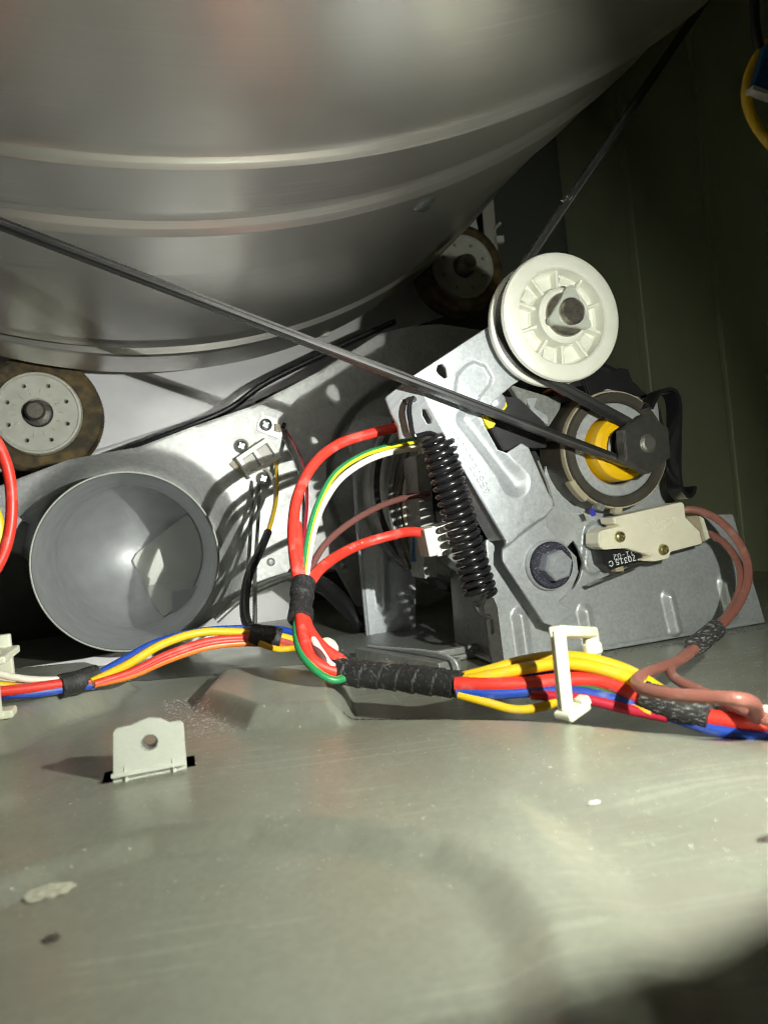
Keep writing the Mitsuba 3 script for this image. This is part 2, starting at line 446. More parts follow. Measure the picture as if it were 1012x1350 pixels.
PZ = pan_height(GX, GY)
nx, ny = len(gx), len(gy)
i, j = np.meshgrid(np.arange(ny - 1), np.arange(nx - 1), indexing='ij')
q = np.stack([i * nx + j, i * nx + j + 1, (i + 1) * nx + j + 1, (i + 1) * nx + j], -1).reshape(-1, 4)
cx, cy = GX.ravel()[q].mean(1), GY.ravel()[q].mean(1)
q = q[~((cx > SX0) & (cx < SX1) & (cy > SY0) & (cy < SY1))]
solo('base_floor', (np.c_[GX.ravel(), GY.ravel(), PZ.ravel()], q), 'pan_steel', smooth=True)
labels['base_floor'] = {'label': 'dusty pressed galvanised steel base pan in the foreground', 'kind': 'structure'}


def pan_z(x, y):
    ix = np.clip(np.searchsorted(gx, x) - 1, 0, nx - 2)
    iy = np.clip(np.searchsorted(gy, y) - 1, 0, ny - 2)
    u, v = (x - gx[ix]) / (gx[ix + 1] - gx[ix]), (y - gy[iy]) / (gy[iy + 1] - gy[iy])
    return (PZ[iy, ix] * (1 - u) + PZ[iy, ix + 1] * u) * (1 - v) + (PZ[iy + 1, ix] * (1 - u) + PZ[iy + 1, ix + 1] * u) * v


solo('ground', trimesh.creation.box((6, 6, .02), T_ := trimesh.transformations.translation_matrix((0, 0, -.06))), 'ground_grey', smooth=False)
labels['ground'] = {'label': 'dark ground under the base pan', 'kind': 'structure'}

WX = .40


def on_wall(px, py):
    d = RIGHT * (px - 506) + DOWN * (py - 675) + FWD * 1000
    return EYE + d / d[0] * WX


wall = [slab([(-.12, -.02), (-.12, .9), (.64, .9), (.64, -.02)], 0, .002)]
for k in wall:                                   # turn the slab to face -x
    v = np.asarray(k.vertices)
    k.vertices = np.c_[WX + v[:, 1], v[:, 0], v[:, 2]]
side = key_for('side_wall')
solo(side, wall[0], 'wall_paint', smooth=False)
labels[side] = {'label': 'dark olive inner side panel of the cabinet at the right', 'kind': 'structure'}
for (px, py), w in (((835, 340), .012), ((943, 380), .006)):
    yy = on_wall(px, py)[1]
    part(side, 'crease', rbox((WX + .0006, yy, .44), (.0034, w, .92), .0016), 'wall_paint')
solo('rear_wall', rbox((0, .645, .4), (.85, .004, .9), .001), 'dark_panel')
labels['rear_wall'] = {'label': 'dark rear panel of the cabinet behind the drum', 'kind': 'structure'}

# ------------------------------------------------------------------ drum
AX, AZ, R = .0113, .4423 + H, .33
drum = thing('dryer_drum', 'large brushed steel tumble dryer drum filling the upper half', 'drum')
prof = [(.322, -.02), (.3318, -.005), (.3322, .2), (.3318, .2285), (.3332, .2300), (.3345, .2318), (.3332, .2336), (.3305, .2352), (.3302, .272), (.3300, .2745), (.3272, .2775), (.3270, .288), (.3292, .2905), (.3310, .2935),
        (.3310, .2960), (.3290, .2975), (.3292, .3380), (.3294, .3420), (.3278, .3450), (.3276, .4640), (.3284, .4700), (.3290, .4760), (.3240, .4800), (.3240, .4870), (.3300, .4900), (.3306, .4940), (.3306, .5400), (.3296, .5440), (.319, .5450), (.316, .5470), (.316, .6000), (.20, .602), (0, .602)]
fine = []
for p0, p1 in zip(prof[:-1], prof[1:]):
    L_ = math.hypot(p1[0] - p0[0], p1[1] - p0[1])
    e_ = min(.0002, L_ * .25)
    fine += [tuple(np.array(p0) + (np.array(p1) - np.array(p0)) * (e_ / L_)), tuple(np.array(p1) - (np.array(p1) - np.array(p0)) * (e_ / L_))]
    continue
    fine += [tuple(np.array(p0) + (np.array(p1) - np.array(p0)) * t) for t in np.arange(n) / n]
fine.append(prof[-1])


def lathe_uv(profile, o, n):
    p = np.asarray(profile, float)
    t = np.linspace(0, 2 * np.pi, n + 1)
    v = np.stack(np.broadcast_arrays(o[0] + p[:, None, 0] * np.sin(t), o[1] + p[:, None, 1], o[2] + p[:, None, 0] * np.cos(t)), -1)
    uv = np.stack(np.broadcast_arrays(t[None] / (2 * np.pi), p[:, None, 1]), -1)
    k = n + 1
    i, j = np.meshgrid(np.arange(len(p) - 1), np.arange(n), indexing='ij')
    q = np.stack([i * k + j, i * k + j + 1, (i + 1) * k + j + 1, (i + 1) * k + j], -1).reshape(-1, 4)
    return (v.reshape(-1, 3), q), uv.reshape(-1, 2)


dm, duv = lathe_uv(fine, (AX, 0, AZ), 400)
part(drum, 'shell', dm, 'drum_steel', smooth=True, uv=duv)


def drum_point(px, py, extra=0):
    """Where the sight line meets the drum."""
    d = RIGHT * (px - 506) + DOWN * (py - 675) + FWD * 1000
    d = d / np.linalg.norm(d)
    r = .3285 + extra
    o = EYE - V3(AX, 0, AZ)
    A, B, C = d[0] ** 2 + d[2] ** 2, o[0] * d[0] + o[2] * d[2], o[0] ** 2 + o[2] ** 2 - r * r
    p = EYE + d * ((-B - math.sqrt(max(B * B - A * C, 0))) / A)
    n = V3(p[0] - AX, 0, p[2] - AZ)
    return p, n / np.linalg.norm(n)


p, n = drum_point(558, 268)
part(drum, 'rivet', lathe([(0, .0030), (.0022, .0028), (.0042, .0018), (.0052, .0004), (.0053, -.002)], p, n, 24), 'screw_zinc', label='domed rivet in the drum')
p, n = drum_point(257, 271)
solo(thing('metal_sliver', 'tiny bright sliver stuck to the drum above the belt', 'fleck'), rbox(p + n * .0006, (.0052, .0012, .0008), .0003, ex=(1, 0, 0), ey=(0, 1, 0)), 'lint_white')
p, n = drum_point(425, 438)
tuft = trimesh.creation.icosphere(3, .004)
v = np.asarray(tuft.vertices)
tuft.vertices = p + n * .001 + v * [1.25, .8, .7] * (.7 + .6 * meshkit.fbm(v * 700, 3)[:, None])
solo(thing('lint_tuft', 'small off-white tuft caught on the lower rear edge of the drum', 'tuft'), tuft, 'lint_white')

# ------------------------------------------------------------------ rear bulkhead, rollers, seal
bulk = thing('rear_bulkhead', 'white painted bulkhead plate behind the drum with a curved lower edge', 'panel')
BY = .600
bp = xz([(-120, 660), (0, 622), (60, 619), (110, 604), (210, 572), (330, 532), (440, 480), (560, 424), (640, 400), (636, 330), (620, 250), (400, 250), (-120, 380)], BY)
part(bulk, 'plate', slab(smooth_poly(bp, .002), BY, BY + .003, chamfer=.0006), 'white_paint')
lip = [at(x, y, BY - .004) for x, y in ((-40, 626), (0, 617), (60, 613), (110, 603), (210, 571), (300, 543), (335, 529))]
part(bulk, 'rolled_lip', tube(lip, .0028), 'white_paint')
seal = thing('felt_seal', 'dark seal strip between the white bulkhead and the blower plate', 'seal')
part(seal, 'strip', tube([at(x, y, .53) for x, y in ((160, 596), (210, 577), (300, 540), (345, 508), (420, 470), (470, 446), (520, 424))], .0022, flat=1.3), 'black_plastic')
flange = thing('bulkhead_flange', 'narrow pale upright flange beside the dim roller', 'flange')
part(flange, 'strip', slab(xz([(636, 275), (650, 262), (664, 420), (648, 420)], .592), .592, .5935), 'grey_plastic')
part(flange, 'tab', slab(xz([(652, 313), (661, 312), (662, 321), (653, 321)], .589), .585, .589), 'white_plastic')
part(flange, 'pin', tube([at(653, 300, .588), at(659, 294, .58)], .0012), 'white_plastic')


def roller(name, label, px, py, Y, rad, hub, hub_mat):
    o = at(px, py, Y)
    o[1] = 0
    t = thing(name, label, 'roller', 'drum support rollers')
    part(t, 'tyre', lathe([(hub * .99, Y + .002), (hub + .002, Y), (rad - .004, Y - .0005), (rad - .001, Y + .001), (rad, Y + .004), (rad, Y + .020), (rad - .002, Y + .023), (hub, Y + .023)], o, n=96), 'roller_rubber')
    face = m3.Manifold.cylinder(.020, hub, hub, 72)
    for k in range(8):
        aa = k * math.pi / 4 + .35
        face = face - m3.Manifold.cylinder(.02, .0015, .0015, 14).translate([hub * .72 * math.cos(aa), hub * .72 * math.sin(aa), .004])
    face = face - m3.Manifold.cylinder(.01, hub * .36, hub * .36, 40).translate([0, 0, .0175])
    fm = tm(face)
    v = np.asarray(fm.vertices)
    h = part(t, 'hub', trimesh.Trimesh(o + np.c_[v[:, 0], Y + .018 - v[:, 2], v[:, 1]], fm.faces, process=False), hub_mat)
    part(t, 'hub_rim', lathe([(hub - .003, Y - .0005), (hub - .0015, Y - .0032), (hub, Y - .003), (hub + .0008, Y + .001)], o, n=72), hub_mat)
    for k in range(14):
        aa = k * 2 * math.pi / 14
        c = o + V3(hub * .53 * math.cos(aa), Y - .0022, hub * .53 * math.sin(aa))
        part(h, 'rib', rbox(c, (.0012, .0014, .0034), .0003, ex=(-math.sin(aa), 0, math.cos(aa))), hub_mat)
    part(t, 'shaft', disc(o, .0066, Y - .014, Y + .01, bevel=.0015), 'shaft_steel')
    part(t, 'washer', disc(o, hub * .34, Y - .0012, Y + .002), 'ring_rubber')
    part(t, 'retaining_clip', slab(Point(o[0], o[2]).buffer(.0088, 24).difference(Point(o[0], o[2]).buffer(.0060, 24)).difference(shapely.box(o[0], o[2] + .001, o[0] + .02, o[2] + .005)), Y - .0045, Y - .0030, chamfer=.0004), 'dark_steel')
    return t


roller('drum_roller', 'brown-tyred drum roller with pale eight-hole hub, under the drum at the left', 50, 545, .566, .0418, .0280, 'old_nylon')
roller('drum_roller', 'dim drum roller in the shade behind the white idler pulley', 610, 352, .566, .0365, .0255, 'old_nylon')

# ------------------------------------------------------------------ blower plate and exhaust duct
blow = thing('blower_cover', 'flat galvanised blower cover plate around the round exhaust duct', 'cover')
PY = .482
DC = at(168, 740, .43)
ppts = xz([(-160, 690), (0, 640), (90, 606), (180, 590), (260, 560), (330, 536), (420, 490), (500, 440), (540, 430), (580, 427), (640, 436), (720, 470), (720, 720), (560, 800), (470, 800), (440, 745), (392, 752), (335, 772), (288, 808), (240, 835), (120, 815), (40, 735), (-40, 715), (-160, 700)], PY)
dcx = DC[0]
dcz = DC[2]
plate = smooth_poly(ppts, .004).difference(Point(dcx, dcz).buffer(.0500, 64))


def flare(x, z):
    r = np.hypot(x - dcx, z - dcz)
    fan = np.hypot(x - FC[0], z - FC[2])
    return -.022 * sst(.072, .0500, r) ** 1.6 + .010 * sst(.072, .066, fan) - .003 * sst(.003, 0, np.abs(fan - .069))


FC = at(565, 632, PY)
part(blow, 'plate', slab(plate, PY, PY + .0015, fine=.0025, warp=flare), 'blower_zinc', smooth=40)
part(blow, 'edge_flange', tube([at(x, y, PY - .004) for x, y in ((284, 818), (310, 795), (340, 776), (392, 757), (440, 748))], .0024, flat=2.2), 'blower_zinc')
for x, y in ((357, 741), (452, 745)):
    o = at(x, y, PY)
    part(blow, 'rivet', lathe([(0, -.0016), (.0016, -.0013), (.0026, -.0004), (.0028, .0005)], o, n=20), 'blower_zinc')
part(blow, 'left_ledge', slab(xz([(-160, 668), (0, 668), (38, 690), (40, 735), (0, 722), (-160, 722)], .47), .47, .472, chamfer=.0006), 'galvanised')
duct = thing('exhaust_duct', 'round galvanised exhaust duct end opening towards the viewer', 'duct')
DY, DR = .43, .0472
o = V3(dcx, 0, dcz)
part(duct, 'rolled_rim', lathe([(DR + .0002, DY), (DR + .0004, DY - .0006), (DR + .0007, DY - .0008), (DR + .0012, DY - .0005), (DR + .0013, DY), (DR + .0011, DY + .001), (DR + .0011, DY + .05)], o, n=160), 'pale_zinc', label='bright rolled rim of the duct')
# the duct turns to the right behind its mouth: a rounded back that runs on as a trough
BWL0, BWLD = DY + .098, .060


def turn_y(x, z):
    return BWL0 + BWLD * np.sqrt(np.clip(1 - (np.minimum(x - dcx, 0) ** 2 + (z - dcz) ** 2) / DR ** 2, 0, 1))


NA, NR = 160, 50
th_ = np.linspace(0, 2 * np.pi, NA, endpoint=False)
rho = DR * np.sin(np.linspace(0, np.pi / 2, NR))
dx_, dz_ = dcx + rho[:, None] * np.cos(th_), dcz + rho[:, None] * np.sin(th_)
bv = np.stack([dx_, turn_y(dx_, dz_), dz_], -1).reshape(-1, 3)
i, j = np.meshgrid(np.arange(NR - 1), np.arange(NA), indexing='ij')
polar = np.stack([i * NA + j, i * NA + (j + 1) % NA, (i + 1) * NA + (j + 1) % NA, (i + 1) * NA + j], -1).reshape(-1, 4)
part(duct, 'bend', (bv, polar), 'duct_steel', smooth=True)
tq = np.linspace(0, 1, 12)
bead = .0007 * np.exp(-((DY + .0105 - (DY + tq[:, None] ** 2 * (bv[-NA:, 1] - DY)[None])) / .0016) ** 2)
wv = np.stack([dcx + (DR + bead) * np.cos(th_), DY + tq[:, None] ** 2 * (bv[-NA:, 1] - DY)[None], dcz + (DR + bead) * np.sin(th_)], -1).reshape(-1, 3)
part(duct, 'pipe', (wv, np.vstack([k_ * NA + np.c_[np.arange(NA), (np.arange(NA) + 1) % NA, (np.arange(NA) + 1) % NA + NA, np.arange(NA) + NA] for k_ in range(11)])), 'duct_steel', smooth=True)


def on_bowl(px, py):
    Y = DY + .1
    for _ in range(60):
        w = at(px, py, Y)
        Y = .5 * Y + .5 * float(turn_y(w[0], w[2]))
    w = at(px, py, Y)
    return w[0], w[2]


fpl = Polygon([on_bowl(*q_) for q_ in ((176, 738), (181, 729), (200, 714), (225, 694), (250, 675), (268, 662), (283, 690), (286, 725), (276, 770), (256, 803), (236, 822), (224, 826), (205, 800), (186, 764))]).buffer(0)
fpl = fpl.intersection(Point(dcx, dcz).buffer(DR * .985, 64))
part(duct, 'inner_flap', slab(smooth_poly(fpl, .0022), 0, .0012, fine=.0015, chamfer=.0004, warp=lambda x, z: np.minimum(DY + .148, turn_y(x, z) - .0022)), 'pale_zinc', smooth=50, label='pale corner flap inside the duct')
lower = thing('rear_lower_panel', 'pale grey panel low behind the duct and wires', 'panel')
part(lower, 'sheet', slab(xz([(226, 780), (400, 740), (420, 872), (220, 872), (226, 845)], .545), .545, .547, chamfer=.0006), 'white_paint')
part(lower, 'rail', slab(smooth_poly(xz([(-80, 890), (20, 882), (110, 869), (200, 851), (262, 832), (340, 822), (340, 872), (230, 886), (100, 896), (-80, 912)], .455), .001), .455, .457, chamfer=.0006, warp=lambda x, z: 0 * x), 'white_paint')
# ------------------------------------------------------------------ thermostat and thermistor on the blower plate
ts = PY - .001
th = thing('thermistor', 'small metal-tabbed sensor with red and black leads, uppermost on the blower plate', 'sensor')
part(th, 'bracket', slab(smooth_poly(xz([(340, 556), (345, 547), (372, 555), (376, 562), (369, 579), (338, 567)], ts), .001), ts - .0015, ts - .0002, chamfer=.0004), 'steel')
part(th, 'screw', screw_head(at(350, 560, ts - .0015), .0040, .0028), 'screw_zinc')
part(th, 'bulb', slab(smooth_poly(xz([(361, 559), (371, 561), (369, 571), (361, 569)], ts), .0005), ts - .005, ts - .0014, chamfer=.0008), 'ring_tan')
part(th, 'boot', tube([at(371, 560, ts - .006), at(376, 562, ts - .006)], .0020), 'black_plastic')
part(th, 'red_lead', tube([at(x, y, Y) for x, y, Y in ((374, 562, .492), (384, 580, .46), (396, 604, .42), (403, 632, .38), (404, 670, .34), (398, 730, .30), (397, 790, .278))], .00085, 10), 'wire_red_dark')
part(th, 'black_lead', tube([at(x, y, Y) for x, y, Y in ((370, 571, .492), (380, 590, .46), (392, 615, .42), (398, 640, .38), (400, 690, .33), (396, 760, .285))], .0008, 10), 'wire_grey')
tc = thing('thermostat', 'grey two-socket plug block between two screws on the blower plate', 'thermostat')
ux, uz = np.array([at(362, 588, ts)[k] - at(322, 615, ts)[k] for k in (0, 2)])
L = math.hypot(ux, uz)
ex = V3(ux / L, 0, uz / L)
ez = np.cross(ex, (0, 1, 0)) * 1
c = at(340, 604, ts - .006)
ez = V3(-ex[2], 0, ex[0])
part(tc, 'base', slab(smooth_poly(xz([(302, 612), (338, 582), (358, 600), (320, 628)], ts), .001), ts - .002, ts - .0003), 'ring_tan')
blk = m3.Manifold.cube([.0235, .012, .0150], True)
for s in (-.0052, .0052):
    blk = blk - m3.Manifold.cube([.0082, .012, .0096], True).translate([s, -.004, .0])
for s in (-.0052, .0052):
    part(tc, 'socket', rbox(c + ex * s + V3(0, .0005, 0), (.0078, .001, .0092), .0002, ex=ex), 'grey_plastic')
v = np.asarray(tm(blk).vertices)
part(tc, 'plug', trimesh.Trimesh(c + v[:, :1] * ex + v[:, 1:2] * V3(0, 1, 0) + v[:, 2:] * ez, tm(blk).faces, process=False), 'white_plastic', smooth=False)
for x, y in ((318, 588), (347, 631)):
    part(tc, 'screw', screw_head(at(x, y, ts - .003), .0038, .003), 'screw_zinc')
    part(tc, 'ear', disc(V3(at(x, y, ts)[0], 0, at(x, y, ts)[2]), .0044, ts - .003, ts), 'ring_tan')
lead = thing('thermostat_leads', 'yellow and white leads running from the plug block into black sleeving', 'wires')
part(lead, 'yellow_wire', tube([at(x, y, Y) for x, y, Y in ((356, 592, .486), (362, 602, .476), (365, 630, .46), (364, 660, .44), (357, 690, .42), (352, 706, .41))], .0011, 10), 'wire_yellow')
part(lead, 'white_wire', tube([at(x, y, Y) for x, y, Y in ((337, 612, .484), (352, 620, .476), (361, 638, .462), (362, 664, .442), (355, 692, .42), (350, 708, .41))], .0010, 10), 'wire_white')
part(lead, 'sleeve', tube([at(x, y, Y) for x, y, Y in ((353, 702, .412), (342, 728, .39), (329, 755, .37), (323, 785, .35), (323, 812, .33), (331, 836, .31))], .0022, 12), 'black_plastic')
for k, (x0, y0) in enumerate(((331, 632), (340, 634))):
    part(lead, 'grey_wire', tube([at(x, y, Y) for x, y, Y in ((x0, y0 - 6, .487), (x0 + 1, y0 + 30, .47), (x0 - 1, y0 + 70, .45), (x0 - 4, y0 + 120, .41), (x0 - 6 + 2 * k, y0 + 180, .35), (335, 835, .31))], .0011, 10), 'wire_grey')

# ------------------------------------------------------------------ idler pulley
YP, YB = .251, .2585
PC = at(743, 416, YP)
po = V3(PC[0], 0, PC[2])
PR = .0246
pul = thing('idler_pulley', 'white ribbed nylon idler pulley with the belt around it', 'pulley')
part(pul, 'front_flange', lathe([(.0180, YP + .0010), (.0185, YP + .0002), (.0192, YP), (.0225, YP + .0002), (.0241, YP + .0010), (PR, YP + .0022), (.0243, YP + .0033), (.0232, YP + .0038), (.0210, YP + .0042), (.0206, YP + .006)], po, n=120), 'nylon')
part(pul, 'groove', lathe([(.0207, YP + .0040), (.0206, YP + .0120)], po, n=96), 'nylon')
part(pul, 'back_flange', lathe([(.0206, YP + .0110), (.0232, YP + .0116), (.0243, YP + .0122), (PR, YP + .0134), (.0243, YP + .0146), (.0225, YP + .0152), (.005, YP + .0152)], po, n=120), 'nylon')
part(pul, 'web', lathe([(.0180, YP + .0010), (.0176, YP + .0062), (.0168, YP + .0072), (.0118, YP + .0066), (.0110, YP + .0056), (.0105, YP - .0004), (.0094, YP - .0012), (.0078, YP - .0012), (.0076, YP + .004)], po, n=96), 'nylon')
for k in range(10):
    aa = k * math.pi / 5 + .28
    c = po + V3(.0142 * math.cos(aa), YP + .0050, .0142 * math.sin(aa))
    part(pul, 'rib', rbox(c, (.0078, .0046, .0012), .0004, ex=(math.cos(aa), 0, math.sin(aa))), 'nylon')
    if k in (1, 3, 6, 8):
        aa += .31
        part(pul, 'pad', rbox(po + V3(.0142 * math.cos(aa), YP + .0062, .0142 * math.sin(aa)), (.0042, .0020, .0050), .0005, ex=(math.cos(aa), 0, math.sin(aa))), 'nylon')
part(pul, 'washer', lathe([(.0030, YP - .0022), (.0080, YP - .0024), (.0083, YP - .0018), (.0083, YP - .0008)], po, n=48), 'shaft_steel')
tri = Polygon(ngon((po[0] + .0002, po[2] + .0004), .0082, 3, 1.42)).buffer(.0016).difference(Point(po[0], po[2]).buffer(.0040))
part(pul, 'retaining_clip', slab(tri, YP - .0052, YP - .0028, chamfer=.0006), 'clear_clip', label='triangular clear clip on the pulley shaft')
part(pul, 'shaft', lathe([(0, YP - .0072), (.0042, YP - .0072), (.0050, YP - .0064), (.0050, YP + .02)], po, n=40), 'shaft_steel')
# ------------------------------------------------------------------ drive belt, computed round the drum, the pulley and the motor pulley
MC = at(852, 585, .25)
mo = V3(MC[0], 0, MC[2])
c0, r0 = np.array([AX, AZ]), .3318
c1, r1 = np.array([po[0], po[2]]), .0222
c2, r2 = np.array([mo[0], mo[2]]), .0072


def tangent(ca, ra, cb, rb):
    """Common tangent of two circles; ra, rb signed by the side on which the belt passes. Both points."""
    d = cb - ca
    L = np.linalg.norm(d)
    u = d / L
    s = (ra - rb) / L
    w = np.array([-u[1], u[0]])
    n = u * s + w * math.sqrt(1 - s * s)
    return ca + n * ra, cb + n * rb


def arc(c, r, p, q, ccw, n):
    a0, a1 = math.atan2(p[1] - c[1], p[0] - c[0]), math.atan2(q[1] - c[1], q[0] - c[0])
    if ccw:
        while a1 < a0: a1 += 2 * math.pi
    else:
        while a1 > a0: a1 -= 2 * math.pi
    return [(c[0] + abs(r) * math.cos(t), c[1] + abs(r) * math.sin(t)) for t in np.linspace(a0, a1, n)]


# run: round the drum clockwise -> right side down to the idler (back of the belt) -> motor pulley -> left to the drum
tA, tB = tangent(c0, r0, c1, -r1)       # drum right to idler left
tC, tD = tangent(c1, -r1, c2, r2)       # idler bottom to motor top
tE, tF = tangent(c2, r2, c0, r0)        # motor bottom to drum left
loop = arc(c0, r0, tF, tA, False, 300) + arc(c1, r1, tB, tC, True, 40) + arc(c2, r2, tD, tE, False, 30)
LP = [np.array(loop[0])]
for pnt in loop[1:] + loop[:1]:
    pnt = np.array(pnt)
    L = np.linalg.norm(pnt - LP[-1])
    nseg = max(1, int(L / .002))
    for k in range(1, nseg + 1):
        LP.append(LP[-1] + (pnt - LP[-1]) / (nseg - k + 1))
LP = np.array(LP)[:-1]
tt = np.roll(LP, -1, 0) - np.roll(LP, 1, 0)
tt /= np.linalg.norm(tt, axis=1, keepdims=True) + 1e-12
nn = np.c_[tt[:, 1], -tt[:, 0]]          # towards the drum's inside
rib = [(.0011 * (1 if k % 2 else -.3), -.0032 + .0064 * k / 12) for k in range(13)]
sec = [(-.0013, .0032), (-.0015, 0), (-.0013, -.0032)] + rib
ins = np.sign(((c0 - LP[0]) @ nn[0]))
sec = np.array(sec)
v = np.stack([np.c_[LP[:, 0] + nn[:, 0] * ins * a_, np.full(len(LP), YB + b_), LP[:, 1] + nn[:, 1] * ins * a_] for a_, b_ in sec], 1)
nl, ns = v.shape[:2]
i, j = np.meshgrid(np.arange(nl), np.arange(ns), indexing='ij')
q = np.stack([i * ns + j, i * ns + (j + 1) % ns, ((i + 1) % nl) * ns + (j + 1) % ns, ((i + 1) % nl) * ns + j], -1).reshape(-1, 4)
sl = np.r_[0, np.cumsum(np.linalg.norm(np.diff(LP, axis=0), axis=1))]
buv = np.stack(np.broadcast_arrays(np.arange(ns)[None] / ns, sl[:, None]), -1).reshape(-1, 2)
belt = thing('drive_belt', 'long black ribbed drive belt running from the drum round the idler pulley and motor shaft', 'belt')
scene[belt] = mikit.ply((v.reshape(-1, 3), q), 'belt_rubber', smooth=False, uv=buv)

# ------------------------------------------------------------------ idler bracket
YI = .2700
arm = thing('idler_bracket', 'shiny zinc tension bracket carrying the white idler pulley', 'bracket')
out = xz([(542, 497), (519, 517), (527, 537), (537, 556), (541, 573), (583, 570), (590, 578), (667, 713), (667, 740), (722, 823), (738, 828), (763, 808), (742, 795), (760, 775), (768, 755), (765, 734), (727, 694), (729, 660),
          (722, 648), (697, 590), (688, 584), (668, 597), (658, 592), (640, 562), (634, 548), (650, 530), (663, 518), (676, 507), (720, 480), (755, 440), (740, 392), (690, 400), (632, 438)], YI)
tear = smooth_poly(xz([(575, 489), (577, 481), (583, 479), (588, 485), (590, 497), (586, 499), (579, 494)], YI), .0003)
slot1 = smooth_poly(xz([(537, 523), (541, 522), (545, 529), (541, 530)], YI), .0002)
slot2 = smooth_poly(xz([(559, 537), (564, 539), (571, 552), (571, 557), (567, 557), (561, 546)], YI), .0003)
apoly = smooth_poly(out, .0006).difference(tear).difference(slot1).difference(slot2)
e0, e1 = xz([(556, 512), (590, 576)], YI)
chan = Polygon(xz([(612, 548), (684, 630)], YI) + xz([(684, 630)], YI)[:0] + xz([(684, 631)], YI)).buffer(.0001) if False else shapely.LineString(xz([(616, 552), (680, 636)], YI))
keyh = smooth_poly(xz([(598, 515), (601, 493), (612, 480), (625, 474), (641, 480), (651, 497), (648, 508), (635, 524), (628, 545), (605, 540)], YI), .0015)
j0, j1 = xz([(664, 722), (730, 672)], YI)


def side_of(p0, p1, x, z):
    d = np.subtract(p1, p0)
    d = d / np.linalg.norm(d)
    return -(d[0] * (z - p0[1]) - d[1] * (x - p0[0]))


def arm_warp(x, z):
    b = side_of(e0, e1, x, z)                     # right of / above the bend positive or negative
    left = -b if BEND > 0 else b
    up = sst(at(600, 600, YI)[2], at(600, 570, YI)[2], z)
    w = 1.1 * np.maximum(left - .0006, 0) * up
    dch = shapely.distance(chan, shapely.points(x, z))
    along = np.array([chan.project(Point(a_, b_)) for a_, b_ in zip(x, z)]) / chan.length if False else shapely.line_locate_point(chan, shapely.points(x, z)) / chan.length
    rad = .0044 + .0014 * sst(.7, 1.0, along)
    w = w + .0027 * (.5 + .5 * np.cos(np.pi * np.clip(dch / (rad * 1.12), 0, 1))) ** .8
    w = w + .0012 * sst(-.0002, .0016, sd(keyh, x, z))
    dj = side_of(j0, j1, x, z) * JOG + .0012 * (meshkit.noise(np.stack([x * 260, z * 260, 0 * x], -1)) - .5)
    w = w + .0030 * sst(-.0006, .0012, dj)
    return w + .00012 * (meshkit.fbm(np.stack([x * 300, z * 300, 0 * x], -1), 2) - .5)


tp = at(530, 520, YI)
BEND = 1 if side_of(e0, e1, tp[0], tp[2]) < 0 else -1
tp = at(700, 780, YI)
JOG = 1 if side_of(j0, j1, tp[0], tp[2]) > 0 else -1
part(arm, 'plate', slab(apoly, YI, YI + .0016, fine=.00045, chamfer=.0004, warp=arm_warp), 'bracket_zinc', smooth=50)
# turned edge along the left side
edge = np.array([V3(x_, 0, z_) for x_, z_ in xz([(588, 577), (628, 646), (667, 713)], YI)])
vv = []
for p_ in spline(edge, .002):
    vv.append((p_ + V3(.0004, YI + .0012, .0004), p_ + V3(-.0006, YI + .0150, -.0002)))
vv = np.array(vv)
k = len(vv)
part(arm, 'side_flange', tube(vv[:, 0], .0007, 8), 'bracket_zinc')
part(arm, 'side_wall', (np.vstack([vv[:, 0], vv[:, 1]]), [[i, i + 1, k + i + 1, k + i] for i in range(k - 1)]), 'bracket_zinc')
p0, p1 = at(648, 648, YI), at(606, 577, YI)
d = p1 - p0
d[1] = 0
d /= np.linalg.norm(d)
part(arm, 'stamped_number', letters('4580EL3004A', .0030, p0 + V3(0, .0002, 0), d, V3(-d[2], 0, d[0]), (0, -1, 0), .0010, bold=False), 'bracket_zinc', smooth=False, label='stamped part number 4580EL3004A')
# pivot bolt with washer
bo = at(727, 745, YI)
bo = V3(bo[0], 0, bo[2])
pb = thing('pivot_bolt', 'flanged hex bolt on a dark speckled washer low on the zinc bracket', 'bolt')
part(pb, 'washer', disc(bo, .0102, YI + .0006, YI + .0030), 'galvanised')
part(pb, 'bolt_flange', disc(bo, .0094, YI - .0006, YI + .0008), 'washer_dark')
hx = tm(m3.Manifold.batch_hull([extr(Polygon(ngon((bo[0], bo[2]), .0062, 6, .2)), .0052), extr(Polygon(ngon((bo[0], bo[2]), .0054, 6, .2)), .006)]))
v = np.asarray(hx.vertices)
part(pb, 'hex_head', trimesh.Trimesh(np.c_[v[:, 0], YI - .0004 - v[:, 2], v[:, 1]], hx.faces, process=False), 'bolt_zinc')
part(pb, 'boss', lathe([(0, YI - .0066), (.003, YI - .0066), (.0037, YI - .0060), (.0037, YI - .004)], bo, n=30), 'bolt_zinc')

# ------------------------------------------------------------------ motor bracket
YM = .2850
mb = thing('motor_bracket', 'grey galvanised motor mounting bracket with pressed ribs standing on the pan', 'bracket')
RC = V3(mo[0], 0, mo[2])
mpts = xz([(640, 712), (657, 707), (672, 700), (690, 650), (715, 640), (728, 570), (800, 512), (868, 530), (884, 600), (890, 668), (905, 680), (966, 678), (1009, 821), (985, 828), (664, 879), (650, 800)], YM)
bc = np.array([at(727, 745, YM)[0], at(727, 745, YM)[2]])
ang = np.linspace(math.radians(-52), math.radians(38), 20)
band = [(bc[0] + .0142 * math.cos(t), bc[1] + .0142 * math.sin(t)) for t in ang] + [(bc[0] + .0098 * math.cos(t), bc[1] + .0098 * math.sin(t)) for t in ang[::-1]]
mpoly = smooth_poly(mpts, .0012).difference(Polygon(band).buffer(.0002)).difference(Point(mo[0], mo[2]).buffer(.0246, 48))
